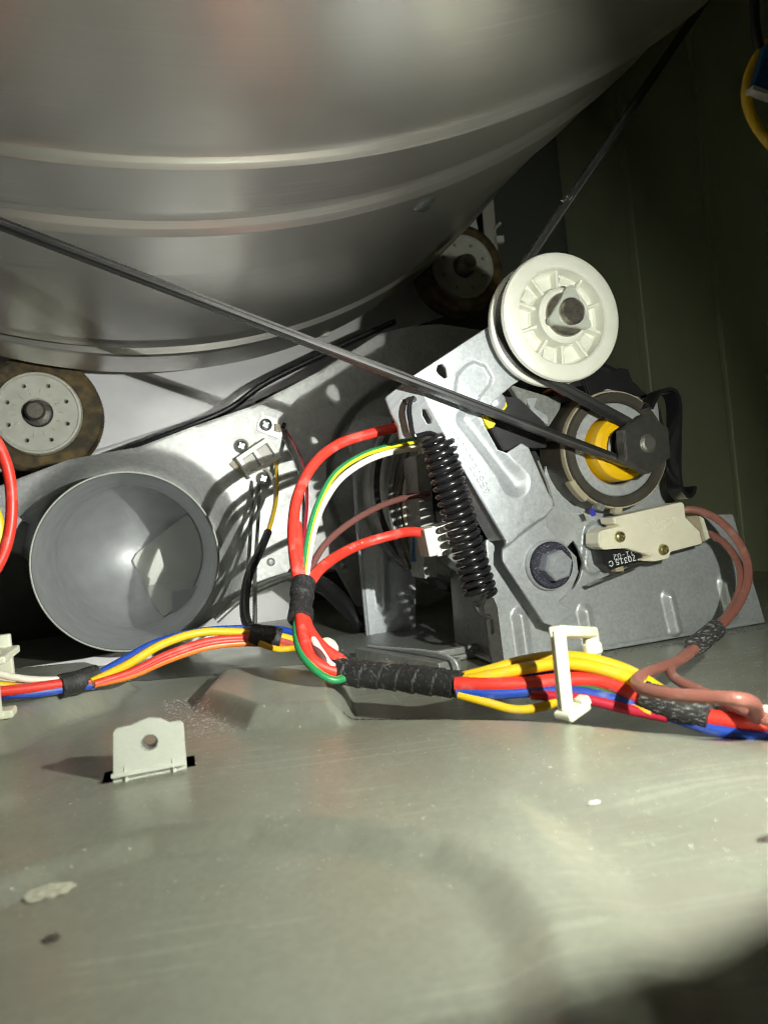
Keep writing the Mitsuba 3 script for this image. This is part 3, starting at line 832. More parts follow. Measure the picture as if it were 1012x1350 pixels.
ribs = [shapely.LineString(xz(s, YM)) for s in ([(684, 812), (692, 866)], [(770, 806), (778, 850)], [(880, 787), (890, 832)], [(953, 768), (964, 812)])]
pill = shapely.LineString(xz([(783, 704), (780, 742)], YM))


def mb_warp(x, z):
    P = shapely.points(x, z)
    w = 0 * x
    for r_ in ribs:
        dd = shapely.distance(r_, P)
        w = w - .0030 * (.5 + .5 * np.cos(np.pi * np.clip(dd / .0042, 0, 1)))
    w = w - .0018 * sst(.0056, .0040, shapely.distance(pill, P))
    dd = z - zb(x)
    w = w + .0022 * (1 - np.sqrt(np.clip(1 - np.clip(1 - dd / .0026, 0, 1) ** 2, 0, 1)))   # rolled bottom edge
    return w + .00015 * (meshkit.fbm(np.stack([x * 250, z * 250, 0 * x], -1), 3) - .5)


bl, br = at(664, 879, YM), at(1009, 822, YM)
zb = lambda x: bl[2] + (br[2] - bl[2]) * (x - bl[0]) / (br[0] - bl[0])
part(mb, 'plate', slab(mpoly, YM, YM + .0016, fine=.0006, chamfer=.0003, warp=mb_warp), 'galvanised', smooth=40)
cc = (bl + br) / 2
part(mb, 'foot', rbox(cc + V3(0, .022, .0006), (np.linalg.norm(br - bl), .044, .0016), .0005), 'galvanised')
tabp = slab(smooth_poly(xz([(637, 800), (641, 789), (650, 788), (655, 800), (664, 873), (660, 877), (648, 873)], .282), .0004).difference(smooth_poly(xz([(645, 817), (649, 815), (651, 834), (647, 838)], .282), .0003)), .2815, .283, chamfer=.0003)
part(mb, 'spring_tab', tabp, 'dark_steel', label='dark upright tab that the spring hooks into')
part(mb, 'rear_leg', slab(xz([(640, 715), (655, 712), (672, 870), (652, 872)], .30), .30, .345), 'galvanised_dull')

# ------------------------------------------------------------------ motor
mot = thing('drive_motor', 'electric drive motor with concentric end rings and a black body behind the bracket', 'motor')
yf = .2680
part(mot, 'outer_sleeve', lathe([(.0247, YM + .004), (.0247, yf + .0050), (.0243, yf + .0042), (.0232, yf + .0042)], RC, n=96), 'ring_rubber')
part(mot, 'outer_band', lathe([(.0244, yf + .0046), (.0244, yf + .0026), (.0241, yf + .0020), (.0236, yf + .0020), (.0234, yf + .0030)], RC, n=96), 'ring_tan', label='pale cream band round the end rings')
part(mot, 'rubber_ring', lathe([(.0235, yf + .0080), (.0235, yf + .0014), (.0230, yf + .0006), (.0200, yf + .0006), (.0194, yf + .0016), (.0194, yf + .0060)], RC, n=96), 'ring_rubber', label='dark brown resilient mount ring')
part(mot, 'steel_ring', lathe([(.0194, yf + .0040), (.0192, yf + .0026), (.0188, yf + .0022), (.0150, yf + .0022), (.0145, yf + .0028), (.0145, yf + .012), (.0, yf + .012)], RC, n=96), 'galvanised')
for aa, hw, m_ in ((3.80, .20, 'ring_tan'), (4.28, .07, 'galvanised_dull'), (4.62, .07, 'ring_tan')):
    part(mot, 'ring_clip', lathe([(0, 0)] * 2, RC, n=3) if False else slab(Polygon([(RC[0] + r_ * math.cos(t), RC[2] + r_ * math.sin(t)) for r_, t in [(.0262, x) for x in np.linspace(aa - hw, aa + hw, 8)] + [(.0236, x) for x in np.linspace(aa + hw, aa - hw, 8)]]), yf + .0012, yf + .0050, chamfer=.0004), m_)
part(mot, 'ink_mark', slab(xz([(776, 672), (782, 670), (786, 679), (780, 681)], yf + .0010), yf + .0009, yf + .0013), 'blue_ink', smooth=False, label='small blue ink mark on the ring clip')
part(mot, 'yellow_cup', lathe([(.0066, yf - .0026), (.0076, yf - .0040), (.0110, yf - .0038), (.0128, yf - .0026), (.0132, yf - .0010), (.0134, yf + .011)], RC, n=72), 'yellow_plastic', label='bright yellow plastic cup behind the hex nut')
part(mot, 'cup_hex', slab(Polygon(ngon((mo[0], mo[2]), .0088, 6, .45)), yf - .0058, yf - .0030, chamfer=.0005), 'black_plastic')
hxp = Polygon(ngon((mo[0], mo[2]), .0117, 6, .50))
nut = slab(hxp.buffer(-.0004, join_style=1).buffer(.0003), .2492, .2545, chamfer=.0008)
part(mot, 'hex_nut', nut, 'dark_steel', label='large dark hexagonal pulley nut on the motor shaft')
part(mot, 'pulley', lathe([(.0085, .2540), (.0072, .2548)] + [(.0060 - .0006 * (k % 2), .2550 + .0006 * k) for k in range(13)] + [(.0085, .2630), (.0085, .2640)], RC, n=48), 'dark_steel')
part(mot, 'shaft_end', lathe([(0, .2478), (.0024, .2478), (.0031, .2484), (.0031, .2490), (.0036, .2491)], RC, n=32), 'steel')
part(mot, 'body', lathe([(.030, .2900), (.040, .2920), (.044, .297), (.045, .33), (.045, .40), (.040, .415), (0, .418)], RC, n=72), 'motor_black')
part(mot, 'end_frame', slab(smooth_poly(xz([(672, 506), (690, 512), (716, 520), (742, 524), (738, 540), (724, 562), (712, 556), (698, 536), (684, 526)], .279), .0008), .2790, .2830, chamfer=.0008), 'galvanised_dull')
part(mot, 'end_frame_rib', slab(smooth_poly(xz([(694, 525), (709, 524), (704, 537), (722, 548), (723, 560), (716, 556), (700, 541)], .2775), .0004), .2775, .2800, chamfer=.0006), 'galvanised')
part(mot, 'pivot_arm', slab(smooth_poly(xz([(652, 527), (666, 522), (684, 524), (718, 556), (722, 590), (690, 590), (664, 594), (648, 566)], .2755), .001), .2755, .2845, chamfer=.001), 'motor_black')
part(mot, 'winding_bundle', cat([tube([at(716 + 2.2 * k, 519 - .7 * k, .2835), at(727 + 2.2 * k, 513 - .7 * k, .281), at(738 + 2.2 * k, 522 - .4 * k, .2835)], .0007, 8) for k in range(4)]), 'copper', label='glimpse of copper windings under the pulley')
top = smooth_poly(xz([(768, 500), (790, 486), (806, 490), (818, 484), (828, 486), (834, 502), (838, 512), (850, 516), (862, 530), (868, 552), (852, 600), (790, 560)], .288), .0012)
part(mot, 'top_cover', slab(top, .2870, .330, chamfer=.002), 'black_plastic')
part(mot, 'left_shield', slab(smooth_poly(xz([(655, 590), (700, 590), (728, 640), (735, 700), (690, 720), (655, 720), (600, 600)], .292), .001), .2900, .2920), 'motor_black')
part(mot, 'shield_strip', strap([at(x, y, .2795) for x, y in ((706, 608), (716, 632), (722, 650), (727, 668))], (0, 1, 0), .004, .0010), 'galvanised_dull')
part(mot, 'mount_strap', strap([at(x, y, .266) for x, y in ((851, 540), (862, 520), (875, 515), (884, 520), (888, 535), (888, 580), (888, 625), (892, 648), (899, 656), (906, 650), (908, 642))], (0, 1, 0), .0085, .0014), 'black_paint', label='black sprung strap with a hooked lower end')
for k, (x0, y0, x1, y1) in enumerate(((548, 600, 560, 760), (566, 590, 590, 690), (590, 700, 640, 790))):
    part(mot, 'stator_plate', slab(xz([(x0, y0), (x0 + 18, y0 - 4), (x1 + 16, y1), (x1, y1 + 3)], .312 + .006 * k), .312 + .006 * k, .330), 'galvanised_dull')
part(mot, 'rear_shell', lathe([(.040, .318), (.0455, .320), (.0475, .326), (.0455, .332), (.0455, .345), (.049, .349), (.049, .40)], at(640, 640, .345) * V3(1, 0, 1), n=80), 'galvanised_dull')
part(mot, 'rear_ring', lathe([(.0525, .352), (.055, .354), (.055, .362), (.0525, .364)], at(640, 640, .345) * V3(1, 0, 1), n=80), 'black_plastic')

sb = thing('bracket_bolt', 'shiny round-headed bolt daubed with yellow marker above the channel of the zinc bracket', 'bolt')
o = at(653, 530, .2735)
part(sb, 'head', screw_head(o, .0038, .0034, cross=False), 'bolt_zinc')
part(sb, 'yellow_mark', slab(smooth_poly(xz([(640, 531), (645, 530), (651, 541), (660, 540), (666, 529), (667, 536), (661, 544), (650, 543)], .273), .0003), .2722, .2745), 'yellow_marker', label='yellow marker paint round the bolt')
part(sb, 'yellow_mark', slab(smooth_poly(xz([(635, 547), (639, 547), (653, 558), (650, 563), (645, 565), (639, 557)], .2697), .0004), .2695, .2740), 'yellow_marker', label='yellow paint dab below the belt')

# ------------------------------------------------------------------ tension spring
spr = thing('tension_spring', 'black coil tension spring hooked beside the zinc bracket', 'spring')
s0, s1 = at(575, 578, .2730), at(634, 785, .2730)
ax = s1 - s0
Ls = np.linalg.norm(ax)
a_, u_, w_ = basis(ax)
NT = 21
t = np.linspace(0, NT * 2 * np.pi, NT * 30)
rr = .0056
hel = s0 + a_ * (t / t[-1] * Ls)[:, None] + rr * (np.cos(t)[:, None] * u_ + np.sin(t)[:, None] * w_)
part(spr, 'coil', tube(hel, .00116, 12, raw=True), 'black_paint')
part(spr, 'upper_hook', tube([hel[0] + a_ * .001, s0 + V3(-.003, -.002, .002), at(546, 574, .274), at(541, 556, .272), at(539, 540, .2705), at(541, 528, .270), at(545, 525, .272), at(547, 530, .276)], .0010, 10), 'black_paint')
part(spr, 'lower_hook', tube([hel[-1] - a_ * .001, s1 + a_ * .003 + V3(-.002, -.001, 0), at(626, 795, .275), at(632, 808, .2755), at(641, 813, .278), at(645, 812, .283)], .0010, 10), 'dark_steel')

# ------------------------------------------------------------------ belt switch
sw = thing('belt_switch', 'cream plastic safety switch with two brassy screws on the motor bracket', 'switch')
C4 = lambda x, y: (760 + x / 4.016, 650 + y / 4.016)
cov = xz([C4(*p_) for p_ in ((195, 130), (560, 48), (572, 60), (580, 130), (655, 205), (668, 268), (500, 312), (492, 345), (420, 362), (358, 360), (352, 352), (410, 336), (265, 292), (150, 300), (128, 288), (118, 268), (120, 212), (134, 200), (250, 172), (202, 162))], .2700)
part(sw, 'cover', slab(smooth_poly(cov, .0004), .2700, .2800, chamfer=.0009), 'cream_plastic')
bod = xz([C4(*p_) for p_ in ((130, 290), (345, 290), (352, 362), (240, 388), (180, 408), (150, 380))], .2745)
part(sw, 'body', slab(smooth_poly(bod, .0003), .2745, .2845, chamfer=.0005), 'black_plastic')
for x, y in ((227, 232), (457, 300)):
    part(sw, 'screw', screw_head(at(*C4(x, y), .2700), .0023, .0016, washer=.0025), 'brass_zinc')
part(sw, 'connector', slab(smooth_poly(xz([C4(*p_) for p_ in ((585, 125), (670, 115), (708, 240), (670, 262), (650, 205), (580, 135))], .273), .0004), .273, .280, chamfer=.0006), 'ring_tan', label='yellowish plug on the switch')
part(sw, 'connector_lip', slab(smooth_poly(xz([C4(*p_) for p_ in ((655, 118), (672, 116), (708, 238), (690, 250))], .272), .0003), .2722, .2808, chamfer=.0005), 'clip_nylon')
part(sw, 'lever', strap([at(*C4(60, 488), .277), at(*C4(180, 440), .277), at(*C4(320, 385), .278)], (0, 1, 0), .004, .0004), 'steel')
part(sw, 'plunger', rbox(at(*C4(215, 400), .278), (.004, .004, .0025), .0005), 'ring_tan')
tdir = at(*C4(218, 362), .274) - at(*C4(310, 340), .274)
tdir[1] = 0
tdir /= np.linalg.norm(tdir)
tup = V3(-tdir[2], 0, tdir[0])
part(sw, 'print', letters('70315 C', .0023, at(*C4(312, 328), .27448), tdir, tup, (0, -1, 0), .00008, bold=True), 'print_white', smooth=False, label='upside-down white print 70315 C')
part(sw, 'print', letters('11-02', .0023, at(*C4(300, 302), .27448), tdir, tup, (0, -1, 0), .00008), 'print_white', smooth=False)
ed = at(*C4(550, 130), .27) - at(*C4(360, 180), .27)
ed[1] = 0
ed /= np.linalg.norm(ed)
rows = []
for rr_, (x, y, n_, hgt) in enumerate(((355, 145, 3, .0022), (360, 176, 9, .0022), (390, 205, 6, .0018))):
    o = at(*C4(x, y), .2700)
    for k in range(n_):
        rows.append(rbox(o + ed * (.0019 * k) + V3(0, .00005, 0), (.0011 + .0004 * ((k * 7) % 3), .0003, .0014), .0001, ex=ed, ey=(0, 1, 0)))
part(sw, 'raised_marks', cat(rows), 'cream_plastic', label='faint raised lettering, too worn to read')

# ------------------------------------------------------------------ brown switch leads
bl_ = thing('switch_leads', 'pair of brown leads looping from the switch down to the pan', 'wires')
B = lambda pts: [at(x, y, Y) for x, y, Y in pts]
part(bl_, 'wire', tube(B([(896, 673, .276), (915, 672, .272), (940, 681, .266), (965, 703, .258), (982, 732, .250), (986, 760, .244), (976, 792, .236), (955, 820, .226), (930, 842, .216), (900, 868, .205), (866, 882, .195), (847, 890, .186), (838, 899, .178), (846, 908, .170), (880, 915, .160), (930, 919, .150), (975, 922, .142), (990, 926, .143), (997, 938, .149), (996, 946, .156)]), .00165, 16), 'wire_brown', label='brown lead that bends back sharply at the pan')
part(bl_, 'wire', tube(B([(934, 703, .275), (950, 712, .268), (966, 730, .259), (976, 752, .250), (975, 778, .243), (962, 806, .236), (942, 828, .225), (912, 856, .212), (890, 874, .203), (883, 884, .197), (893, 897, .188), (920, 910, .178), (945, 921, .168), (985, 938, .155), (1040, 962, .145)]), .0015, 16), 'wire_brown', label='brown lead that dips behind the other')
part(bl_, 'tape_wrap', tube(B([(944, 829, .2215), (930, 841, .216), (915, 853, .210)]), lambda s, a: .0031 + .0003 * np.sin(s * 1500) + 0 * a, 16, step=.0005), 'dusty_tape', label='frayed black tape round the brown leads')

# ------------------------------------------------------------------ motor leads
ml = thing('motor_leads', 'loom of red, earth, white and brown leads arching to the motor', 'wires')


def wires(owner, name, mat_, r, pts, label=None, sides=14):
    if mat_ == 'wire_earth':
        me, uv = tube(B(pts), r, 20, uv=True)
        return part(owner, name, me, mat_, smooth=True, uv=uv, label=label)
    return part(owner, name, tube(B(pts), r, sides), mat_, label=label)


wires(ml, 'red_wire', 'wire_red', .0022, [(462, 889, .239), (436, 884, .240), (412, 872, .242), (401, 850, .247), (396, 815, .258), (395, 780, .270), (389, 740, .278), (386, 700, .286), (392, 655, .295), (412, 614, .302), (445, 586, .308), (490, 571, .310), (520, 564, .311), (544, 559, .312)], 'thick red lead, uppermost')
wires(ml, 'red_wire', 'wire_red', .0021, [(466, 884, .240), (447, 870, .243), (427, 856, .246), (411, 838, .251), (401, 815, .259), (403, 782, .270), (416, 757, .278), (440, 736, .288), (475, 718, .298), (515, 706, .298), (540, 701, .294), (562, 703, .291)], 'thick red lead into the white connector')
wires(ml, 'earth_wire', 'wire_earth', .00125, [(462, 891, .238), (440, 897, .236), (418, 886, .238), (397, 862, .244), (390, 830, .254), (397, 790, .268), (401, 745, .278), (408, 700, .286), (420, 662, .293), (442, 624, .300), (475, 601, .304), (510, 589, .307), (548, 581, .309)], 'green and yellow striped earth lead')
wires(ml, 'white_wire', 'wire_white', .00135, [(458, 886, .240), (436, 878, .240), (424, 862, .244), (415, 845, .248), (405, 820, .258), (401, 790, .269), (405, 745, .279), (413, 700, .287), (427, 662, .295), (450, 630, .302), (482, 608, .306), (515, 596, .309), (552, 590, .311)], 'white lead beside the earth lead')
wires(ml, 'brown_wire', 'wire_dull_brown', .00135, [(460, 889, .240), (440, 884, .240), (425, 868, .242), (406, 830, .256), (402, 790, .270), (408, 755, .280), (425, 722, .288), (455, 694, .297), (495, 670, .304), (530, 657, .308), (565, 651, .311)], 'dull brown lead')
wires(ml, 'red_wire', 'wire_red', .0019, [(464, 888, .240), (446, 878, .243), (430, 868, .246), (412, 848, .252), (402, 812, .260), (399, 780, .270), (394, 735, .280), (391, 690, .288)], 'short red lead dipping behind the tape')
part(ml, 'tape_wrap', tube(B([(400, 767, .2735), (397.5, 790, .2675), (396, 817, .2585)]), lambda s, a: .0043 + .00015 * np.sin(s * 900 + a) + .0002 * np.sign(np.sin(s * 420)), 20, step=.0006, flat=.9), 'cloth_tape', label='black tape binding the motor leads')
pr = []
for k in range(13):
    px_ = 436 + k * 5.2 + (5 if k > 3 else 0) + (5 if k > 7 else 0)
    py_ = np.interp(px_, [436, 475, 515], [737, 717, 706])
    yy_ = np.interp(px_, [436, 475, 515], [.288, .298, .298])
    c_ = at(px_, py_ - 1, yy_ - .00205)
    pr.append(rbox(c_, (.0003 + .0005 * (k % 3 == 1),   .0001, .0007), .00004, ex=(.9, 0, .4)))
part(ml, 'faint_print', cat(pr), 'print_pink', smooth=False, label='faint pale print on the lower red lead')
cn = thing('motor_connector', 'white ribbed plastic connector behind the spring with a red lead in it', 'connector')
cb = at(588, 709, .2905)
cx_ = V3(.97, 0, .10)
part(cn, 'shell', rbox(cb, (.0145, .012, .0125), .0007, ex=cx_), 'white_plastic')
for k in (-1, 0, 1):
    part(cn, 'rib', rbox(cb + V3(.001, -.0064, .0038 * k), (.0125, .0012, .0016), .0004, ex=cx_), 'white_plastic')
part(cn, 'collar', rbox(cb + V3(-.0085, .0005, -.0008), (.004, .0115, .0115), .0006, ex=cx_), 'grey_plastic')
part(cn, 'ink_mark', rbox(cb + V3(.0005, -.00705, -.0035), (.0008, .0003, .0010), .0001, ex=cx_), 'blue_ink')
# leads and windings behind, between the strip and the motor
bw = thing('rear_motor_wires', 'shaded blue, grey and cream wires behind the brown lead beside the motor', 'wires')
wires(bw, 'blue_wire', 'blue_tape', .0014, [(557, 615, .318), (556, 650, .320), (550, 690, .322), (545, 740, .325)])
wires(bw, 'cream_wire', 'wire_white', .0012, [(551, 600, .324), (535, 640, .330), (536, 690, .332), (552, 720, .330)])
wires(bw, 'grey_wire', 'wire_grey', .0016, [(530, 580, .335), (516, 640, .338), (520, 700, .338), (538, 750, .334)])
wires(bw, 'grey_wire', 'wire_grey', .0014, [(545, 585, .33), (527, 640, .335), (530, 700, .335), (550, 760, .33)])

# ------------------------------------------------------------------ rear support strip and black cables behind
st = thing('support_strip', 'upright pressed steel strip behind the spring, barred with its shadow', 'strip')
sy = .404
sp = smooth_poly(xz([(464, 600), (456, 575), (466, 556), (492, 547), (530, 553), (542, 580), (548, 700), (548, 846), (484, 852), (470, 700)], sy), .002)
rl = shapely.LineString(xz([(500, 600), (505, 800)], sy))
part(st, 'plate', slab(sp, sy, sy + .0015, fine=.002, chamfer=.0004, warp=lambda x, z: -.0018 * sst(.0030, .0012, shapely.distance(rl, shapely.points(x, z)))), 'galvanised', smooth=40)
part(st, 'edge', tube([at(x, y, sy - .001) for x, y in ((458, 575), (466, 600), (474, 720), (486, 850))], .0011, 8), 'galvanised')
fA, fB = on_floor(486, 862, .006), on_floor(600, 884, .006)
part(st, 'foot', rbox((fA + fB) / 2 + V3(.0, .005, -.001), (np.linalg.norm(fB - fA), .011, .008), .0007, ex=fB - fA), 'galvanised_dull')
part(st, 'foot_lip', tube([fA + V3(0, -.0006, .0036), fB + V3(0, -.0006, .0036), fB + V3(.001, -.0008, -.003)], .0006, 8), 'galvanised')
ch = thing('black_hose', 'pair of thick black cables dipping behind the motor leads', 'cables')
for k in range(2):
    part(ch, 'cable', tube(B([(280, 742, .58), (340, 745 - 4 * k, .53), (396, 764 - 5 * k, .475), (430, 778 - 6 * k, .45), (456, 803 - 5 * k, .43), (480, 830, .42), (510, 850, .42)]), .0042, 16), 'black_plastic')
dk = thing('floor_channel', 'dull steel channel lying on the pan beneath the motor', 'channel')
part(dk, 'base', rbox((.165, .365, .0015), (.17, .10, .003), .001), 'galvanised_dull')
part(dk, 'lip', rbox((.165, .318, .003), (.15, .003, .006), .001), 'galvanised_dull')

# ------------------------------------------------------------------ main harness
hn = thing('main_harness', 'bundle of coloured wires lying across the pan from left to right', 'wires')
wires(hn, 'yellow_wire', 'wire_yellow', .0016, [(120, 900, .282), (165, 878, .290), (215, 849, .298), (265, 834, .303), (320, 834, .303), (372, 840, .300), (392, 846, .298)])
wires(hn, 'blue_wire', 'wire_blue', .0015, [(118, 896, .284), (160, 872, .292), (205, 848, .300), (262, 833, .306), (322, 829, .307), (372, 831, .304), (394, 838, .30)])
for k, mt in enumerate(('wire_red', 'wire_red', 'wire_orange')):
    wires(hn, mt.replace('wire_', '') + '_wire', mt, .00135, [(124, 902, .281), (172, 886 + 2.5 * k, .286), (222, 862 + 4 * k, .292), (275, 845 + 4 * k, .297), (325, 841 + 3.5 * k, .299), (372, 846 + 2 * k, .297), (410, 862, .285), (445, 880, .262)])
wires(hn, 'white_wire', 'wire_white', .0012, [(-40, 874, .262), (0, 889, .270), (40, 896, .277), (82, 896, .281), (122, 888, .290), (160, 875, .298), (190, 864, .304)])
wires(hn, 'red_wire', 'wire_red', .0017, [(-60, 922, .262), (0, 912, .270), (40, 907, .275), (85, 901, .280), (126, 898, .284)], 'thick red wire leaving the frame at the left')
wires(hn, 'blue_wire', 'wire_blue', .0016, [(-60, 912, .268), (0, 915, .273), (40, 914, .276), (85, 908, .280), (126, 902, .284)])
wires(hn, 'yellow_wire', 'wire_yellow', .0014, [(-60, 896, .270), (0, 903, .274), (30, 906, .277), (85, 904, .282)])
wires(hn, 'yellow_wire', 'wire_yellow', .0012, [(342, 848, .296), (365, 856, .292), (392, 855, .288), (420, 868, .272), (445, 890, .25)], 'yellow wire looping under the left bundle')
part(hn, 'tape_wrap', tube(B([(79, 905, .2795), (103, 899, .283), (128, 891, .287)]), lambda s, a: .0041 + .0001 * np.sin(s * 800 + a) + 0 * a, 18, step=.0006, flat=.8), 'cloth_tape', label='black tape near the left cable clip')
part(hn, 'tape_wrap', tube(B([(329, 837, .3005), (350, 839, .2995), (370, 843, .2985)]), lambda s, a: .0044 + .00012 * np.sin(s * 900 + 2 * a) + 0 * a, 18, step=.0006, flat=.85), 'cloth_tape', label='black tape under the thermostat sleeve')


def wound(r0, pitch, amp):
    return lambda s, a: r0 * (1 + .03 * np.sin(s * 260)) + amp * (((s / pitch + a / (2 * np.pi)) % 1.0) - .5) + .00025 * (meshkit.fbm(np.stack(np.broadcast_arrays(s * 300, np.cos(a) * 1.5, np.sin(a) * 1.5), -1), 3) - .5)


part(hn, 'sleeve', tube(B([(441, 884, .243), (480, 889, .236), (530, 894, .228), (575, 899, .220), (612, 904, .214)]), wound(.0043, .0062, .0005), 26, step=.0004), 'cloth_tape', label='long lint-covered black tape sleeve')
wires(hn, 'yellow_wire', 'wire_yellow', .00185, [(600, 896, .216), (640, 886, .212), (690, 872, .208), (735, 866, .203), (780, 870, .197), (830, 886, .190), (872, 912, .180), (900, 930, .172)])
wires(hn, 'yellow_wire', 'wire_yellow', .0018, [(602, 900, .214), (650, 890, .208), (700, 880, .203), (745, 875, .198), (790, 882, .192), (836, 898, .185), (880, 924, .176)])
wires(hn, 'red_wire', 'wire_red', .0024, [(600, 903, .213), (650, 903, .207), (700, 902, .202), (750, 897, .197), (800, 900, .191), (845, 920, .183), (890, 938, .174), (940, 948, .166), (1060, 956, .150)], 'thickest red wire, through the clip')
wires(hn, 'blue_wire', 'wire_blue', .0017, [(602, 912, .212), (650, 915, .206), (700, 912, .201), (745, 912, .196), (790, 918, .190), (840, 932, .183), (890, 946, .174), (940, 962, .165), (1060, 982, .149)])
wires(hn, 'yellow_wire', 'wire_yellow', .0013, [(604, 916, .211), (640, 926, .206), (680, 936, .201), (715, 932, .197), (755, 920, .193), (810, 930, .187), (860, 940, .178)], 'lowest yellow wire')
wires(hn, 'white_wire', 'wire_white', .0014, [(604, 902, .218), (680, 892, .209), (740, 884, .203), (800, 896, .195), (860, 926, .184), (940, 938, .170), (1060, 934, .150)])
wires(hn, 'blue_wire', 'wire_blue', .0016, [(640, 898, .213), (710, 888, .206), (770, 890, .199), (830, 908, .190), (880, 930, .18)], 'printed blue wire behind the red one')
wires(hn, 'green_wire', 'wire_green', .0014, [(700, 905, .203), (770, 906, .194), (820, 922, .187), (870, 938, .178)])
wires(hn, 'red_wire', 'wire_red_dark', .0015, [(700, 916, .200), (770, 922, .191), (830, 936, .183), (880, 946, .175)])
part(hn, 'tape_wrap', tube(B([(850, 918, .1815), (890, 930, .1735), (936, 943, .1660)]), wound(.0042, .009, .0004), 22, step=.0005, flat=.85), 'dusty_tape', label='dusty black tape under the brown leads')
sg = thing('spare_grommet', 'small white nylon plug behind the loom bend', 'plug')
part(sg, 'dome', lathe([(0, -.002), (.002, -.0018), (.0036, -.0007), (.0042, .001), (.0042, .003)], at(434, 858, .275), (-.3, .9, .2), 28), 'clip_nylon')

# ------------------------------------------------------------------ cable clips
cl = thing('cable_clip', 'translucent white nylon clip standing upright around the wires at the right', 'clip', 'nylon cable clips')
cY = .183
pp = [at(733, 830, cY), at(752, 830, cY), at(752, 938, cY), at(735, 938, cY)]
zt, zbm = pp[0][2], pp[3][2]
xm = (pp[0][0] + pp[1][0]) / 2
xm -= .0018
part(cl, 'front_post', rbox((xm, cY, (zt + zbm) / 2), (.0036, .0030, zt - zbm), .0006), 'clip_nylon')
ta, tb_ = V3(xm, cY, zt - .0006), at(778, 834, .200)
ad = tb_ - ta
part(cl, 'top_arm', rbox((ta + tb_) / 2, (np.linalg.norm(ad) + .003, .0042, .0030), .0007, ex=ad, ey=(1, -.3, 0)), 'clip_nylon')
part(cl, 'rear_post', rbox((tb_[0], tb_[1], (tb_[2] + .012) / 2), (.0046, .0024, tb_[2] - .012), .0006), 'clip_nylon')
part(cl, 'catch', rbox(tb_ + V3(-.0006, -.0012, -.0046), (.0056, .0030, .0036), .0008, ex=(1, .1, .05)), 'clip_nylon')
part(cl, 'foot', rbox((xm + .0016, cY - .0005, zbm - .0005), (.0085, .0065, .0026), .0008, ex=(1, .3, .25)), 'clip_nylon')
part(cl, 'foot_hook', rbox((xm + .0050, cY - .0005, zbm + .0015), (.0030, .004, .0028), .0007, ex=(1, .2, .4)), 'clip_nylon')
c2_ = thing('cable_clip', 'pale nylon clip cut off by the left edge of the picture', 'clip', 'nylon cable clips')
cY = .262
q0, q1 = at(-10, 862, cY), at(17, 936, cY)
part(c2_, 'front_post', rbox(((at(-3, 900, cY)[0] + at(-16, 900, cY)[0]) / 2, cY - .004, (q0[2] + q1[2]) / 2), (.005, .003, q0[2] - q1[2] + .002), .0006), 'clip_nylon')
part(c2_, 'rear_post', rbox((at(4, 880, .285)[0], .288, at(10, 880, .285)[2] + .002), (.0055, .003, .018), .0006), 'clip_nylon')
part(c2_, 'top_arm', rbox((at(4, 865, .275)[0], .275, at(4, 864, .275)[2]), (.006, .026, .0025), .0006), 'clip_nylon')
part(c2_, 'foot', rbox((at(-4, 936, .262)[0], .262, at(4, 936, .262)[2] - .001), (.010, .008, .0025), .0006), 'clip_nylon')

# ------------------------------------------------------------------ upright metal tab of the pan
tb = thing('metal_tab', 'upright galvanised tab with one round hole, standing in a slot of the pan', 'tab')
tY = .2012
tp_ = xz([(149, 1040), (149, 966), (153, 961), (172, 957), (184, 951), (196, 947), (212, 948), (222, 953), (238, 951), (242, 956), (247, 1022)], tY)
rock = lambda x, z: (x - tp_[0][0]) * .35
part(tb, 'blade', slab(smooth_poly(tp_, .0006).difference(Point(*xz([(197, 979)], tY)[0]).buffer(.0019, 24)), tY, tY + .0012, chamfer=.0003), 'pale_zinc')
ho = at(197, 979, tY)
part(tb, 'hole_collar', lathe([(.0027, tY + .0011), (.0027, tY + .0042), (.0017, tY + .0044), (.0017, tY + .0012), (.0021, tY - .0001)], ho * V3(1, 0, 1), n=32), 'galvanised_dull')
for x, y in ((165, 1022), (228, 1011)):
    o = at(x, y, tY)
    part(tb, 'gusset', tm(m3.Manifold.hull_points(np.array([o + V3(-.0012, 0, -.0035), o + V3(.0012, 0, -.0035), o + V3(0, 0, .0030), o + V3(0, -.0022, -.0035)]))), 'pale_zinc', smooth=False)
part(tb, 'heel', strap([V3(tp_[0][0], tY + .0002, .0112), V3(tp_[-1][0], tY + .0002, .0112)], V3(0, 1, -.25), .0045, .0010), 'pale_zinc')

# ------------------------------------------------------------------ leads at the picture's edges
rl_ = thing('left_red_lead', 'red lead bowing into the picture at the left edge in front of the roller', 'wire')
scene[rl_] = mikit.ply(tube(B([(-60, 520, .26), (-20, 560, .27), (4, 600, .275), (14, 640, .277), (14, 690, .277), (4, 730, .275), (-20, 770, .27), (-60, 800, .26)]), .0019, 16), 'wire_red', smooth=30)
yl_ = thing('left_yellow_lead', 'yellow lead just showing behind the red lead at the left edge', 'wire')
scene[yl_] = mikit.ply(tube(B([(-60, 620, .30), (-14, 660, .30), (-1, 690, .30), (-3, 720, .30), (-20, 750, .30), (-60, 790, .30)]), .0017, 14), 'wire_yellow', smooth=30)
ov = thing('hanging_cable', 'blurred yellow cable with a blue tag and black lead at the upper right edge', 'cable')
part(ov, 'yellow_loop', tube(B([(1030, 40, .20), (1004, 66, .20), (987, 100, .20), (984, 130, .20), (994, 160, .20), (1012, 186, .20), (1040, 210, .20)]), .0017, 16), 'wire_yellow')
part(ov, 'blue_tag', slab(xz([(1004, 62), (1040, 50), (1046, 136), (988, 116)], .198), .196, .1985, chamfer=.0006), 'blue_tape')
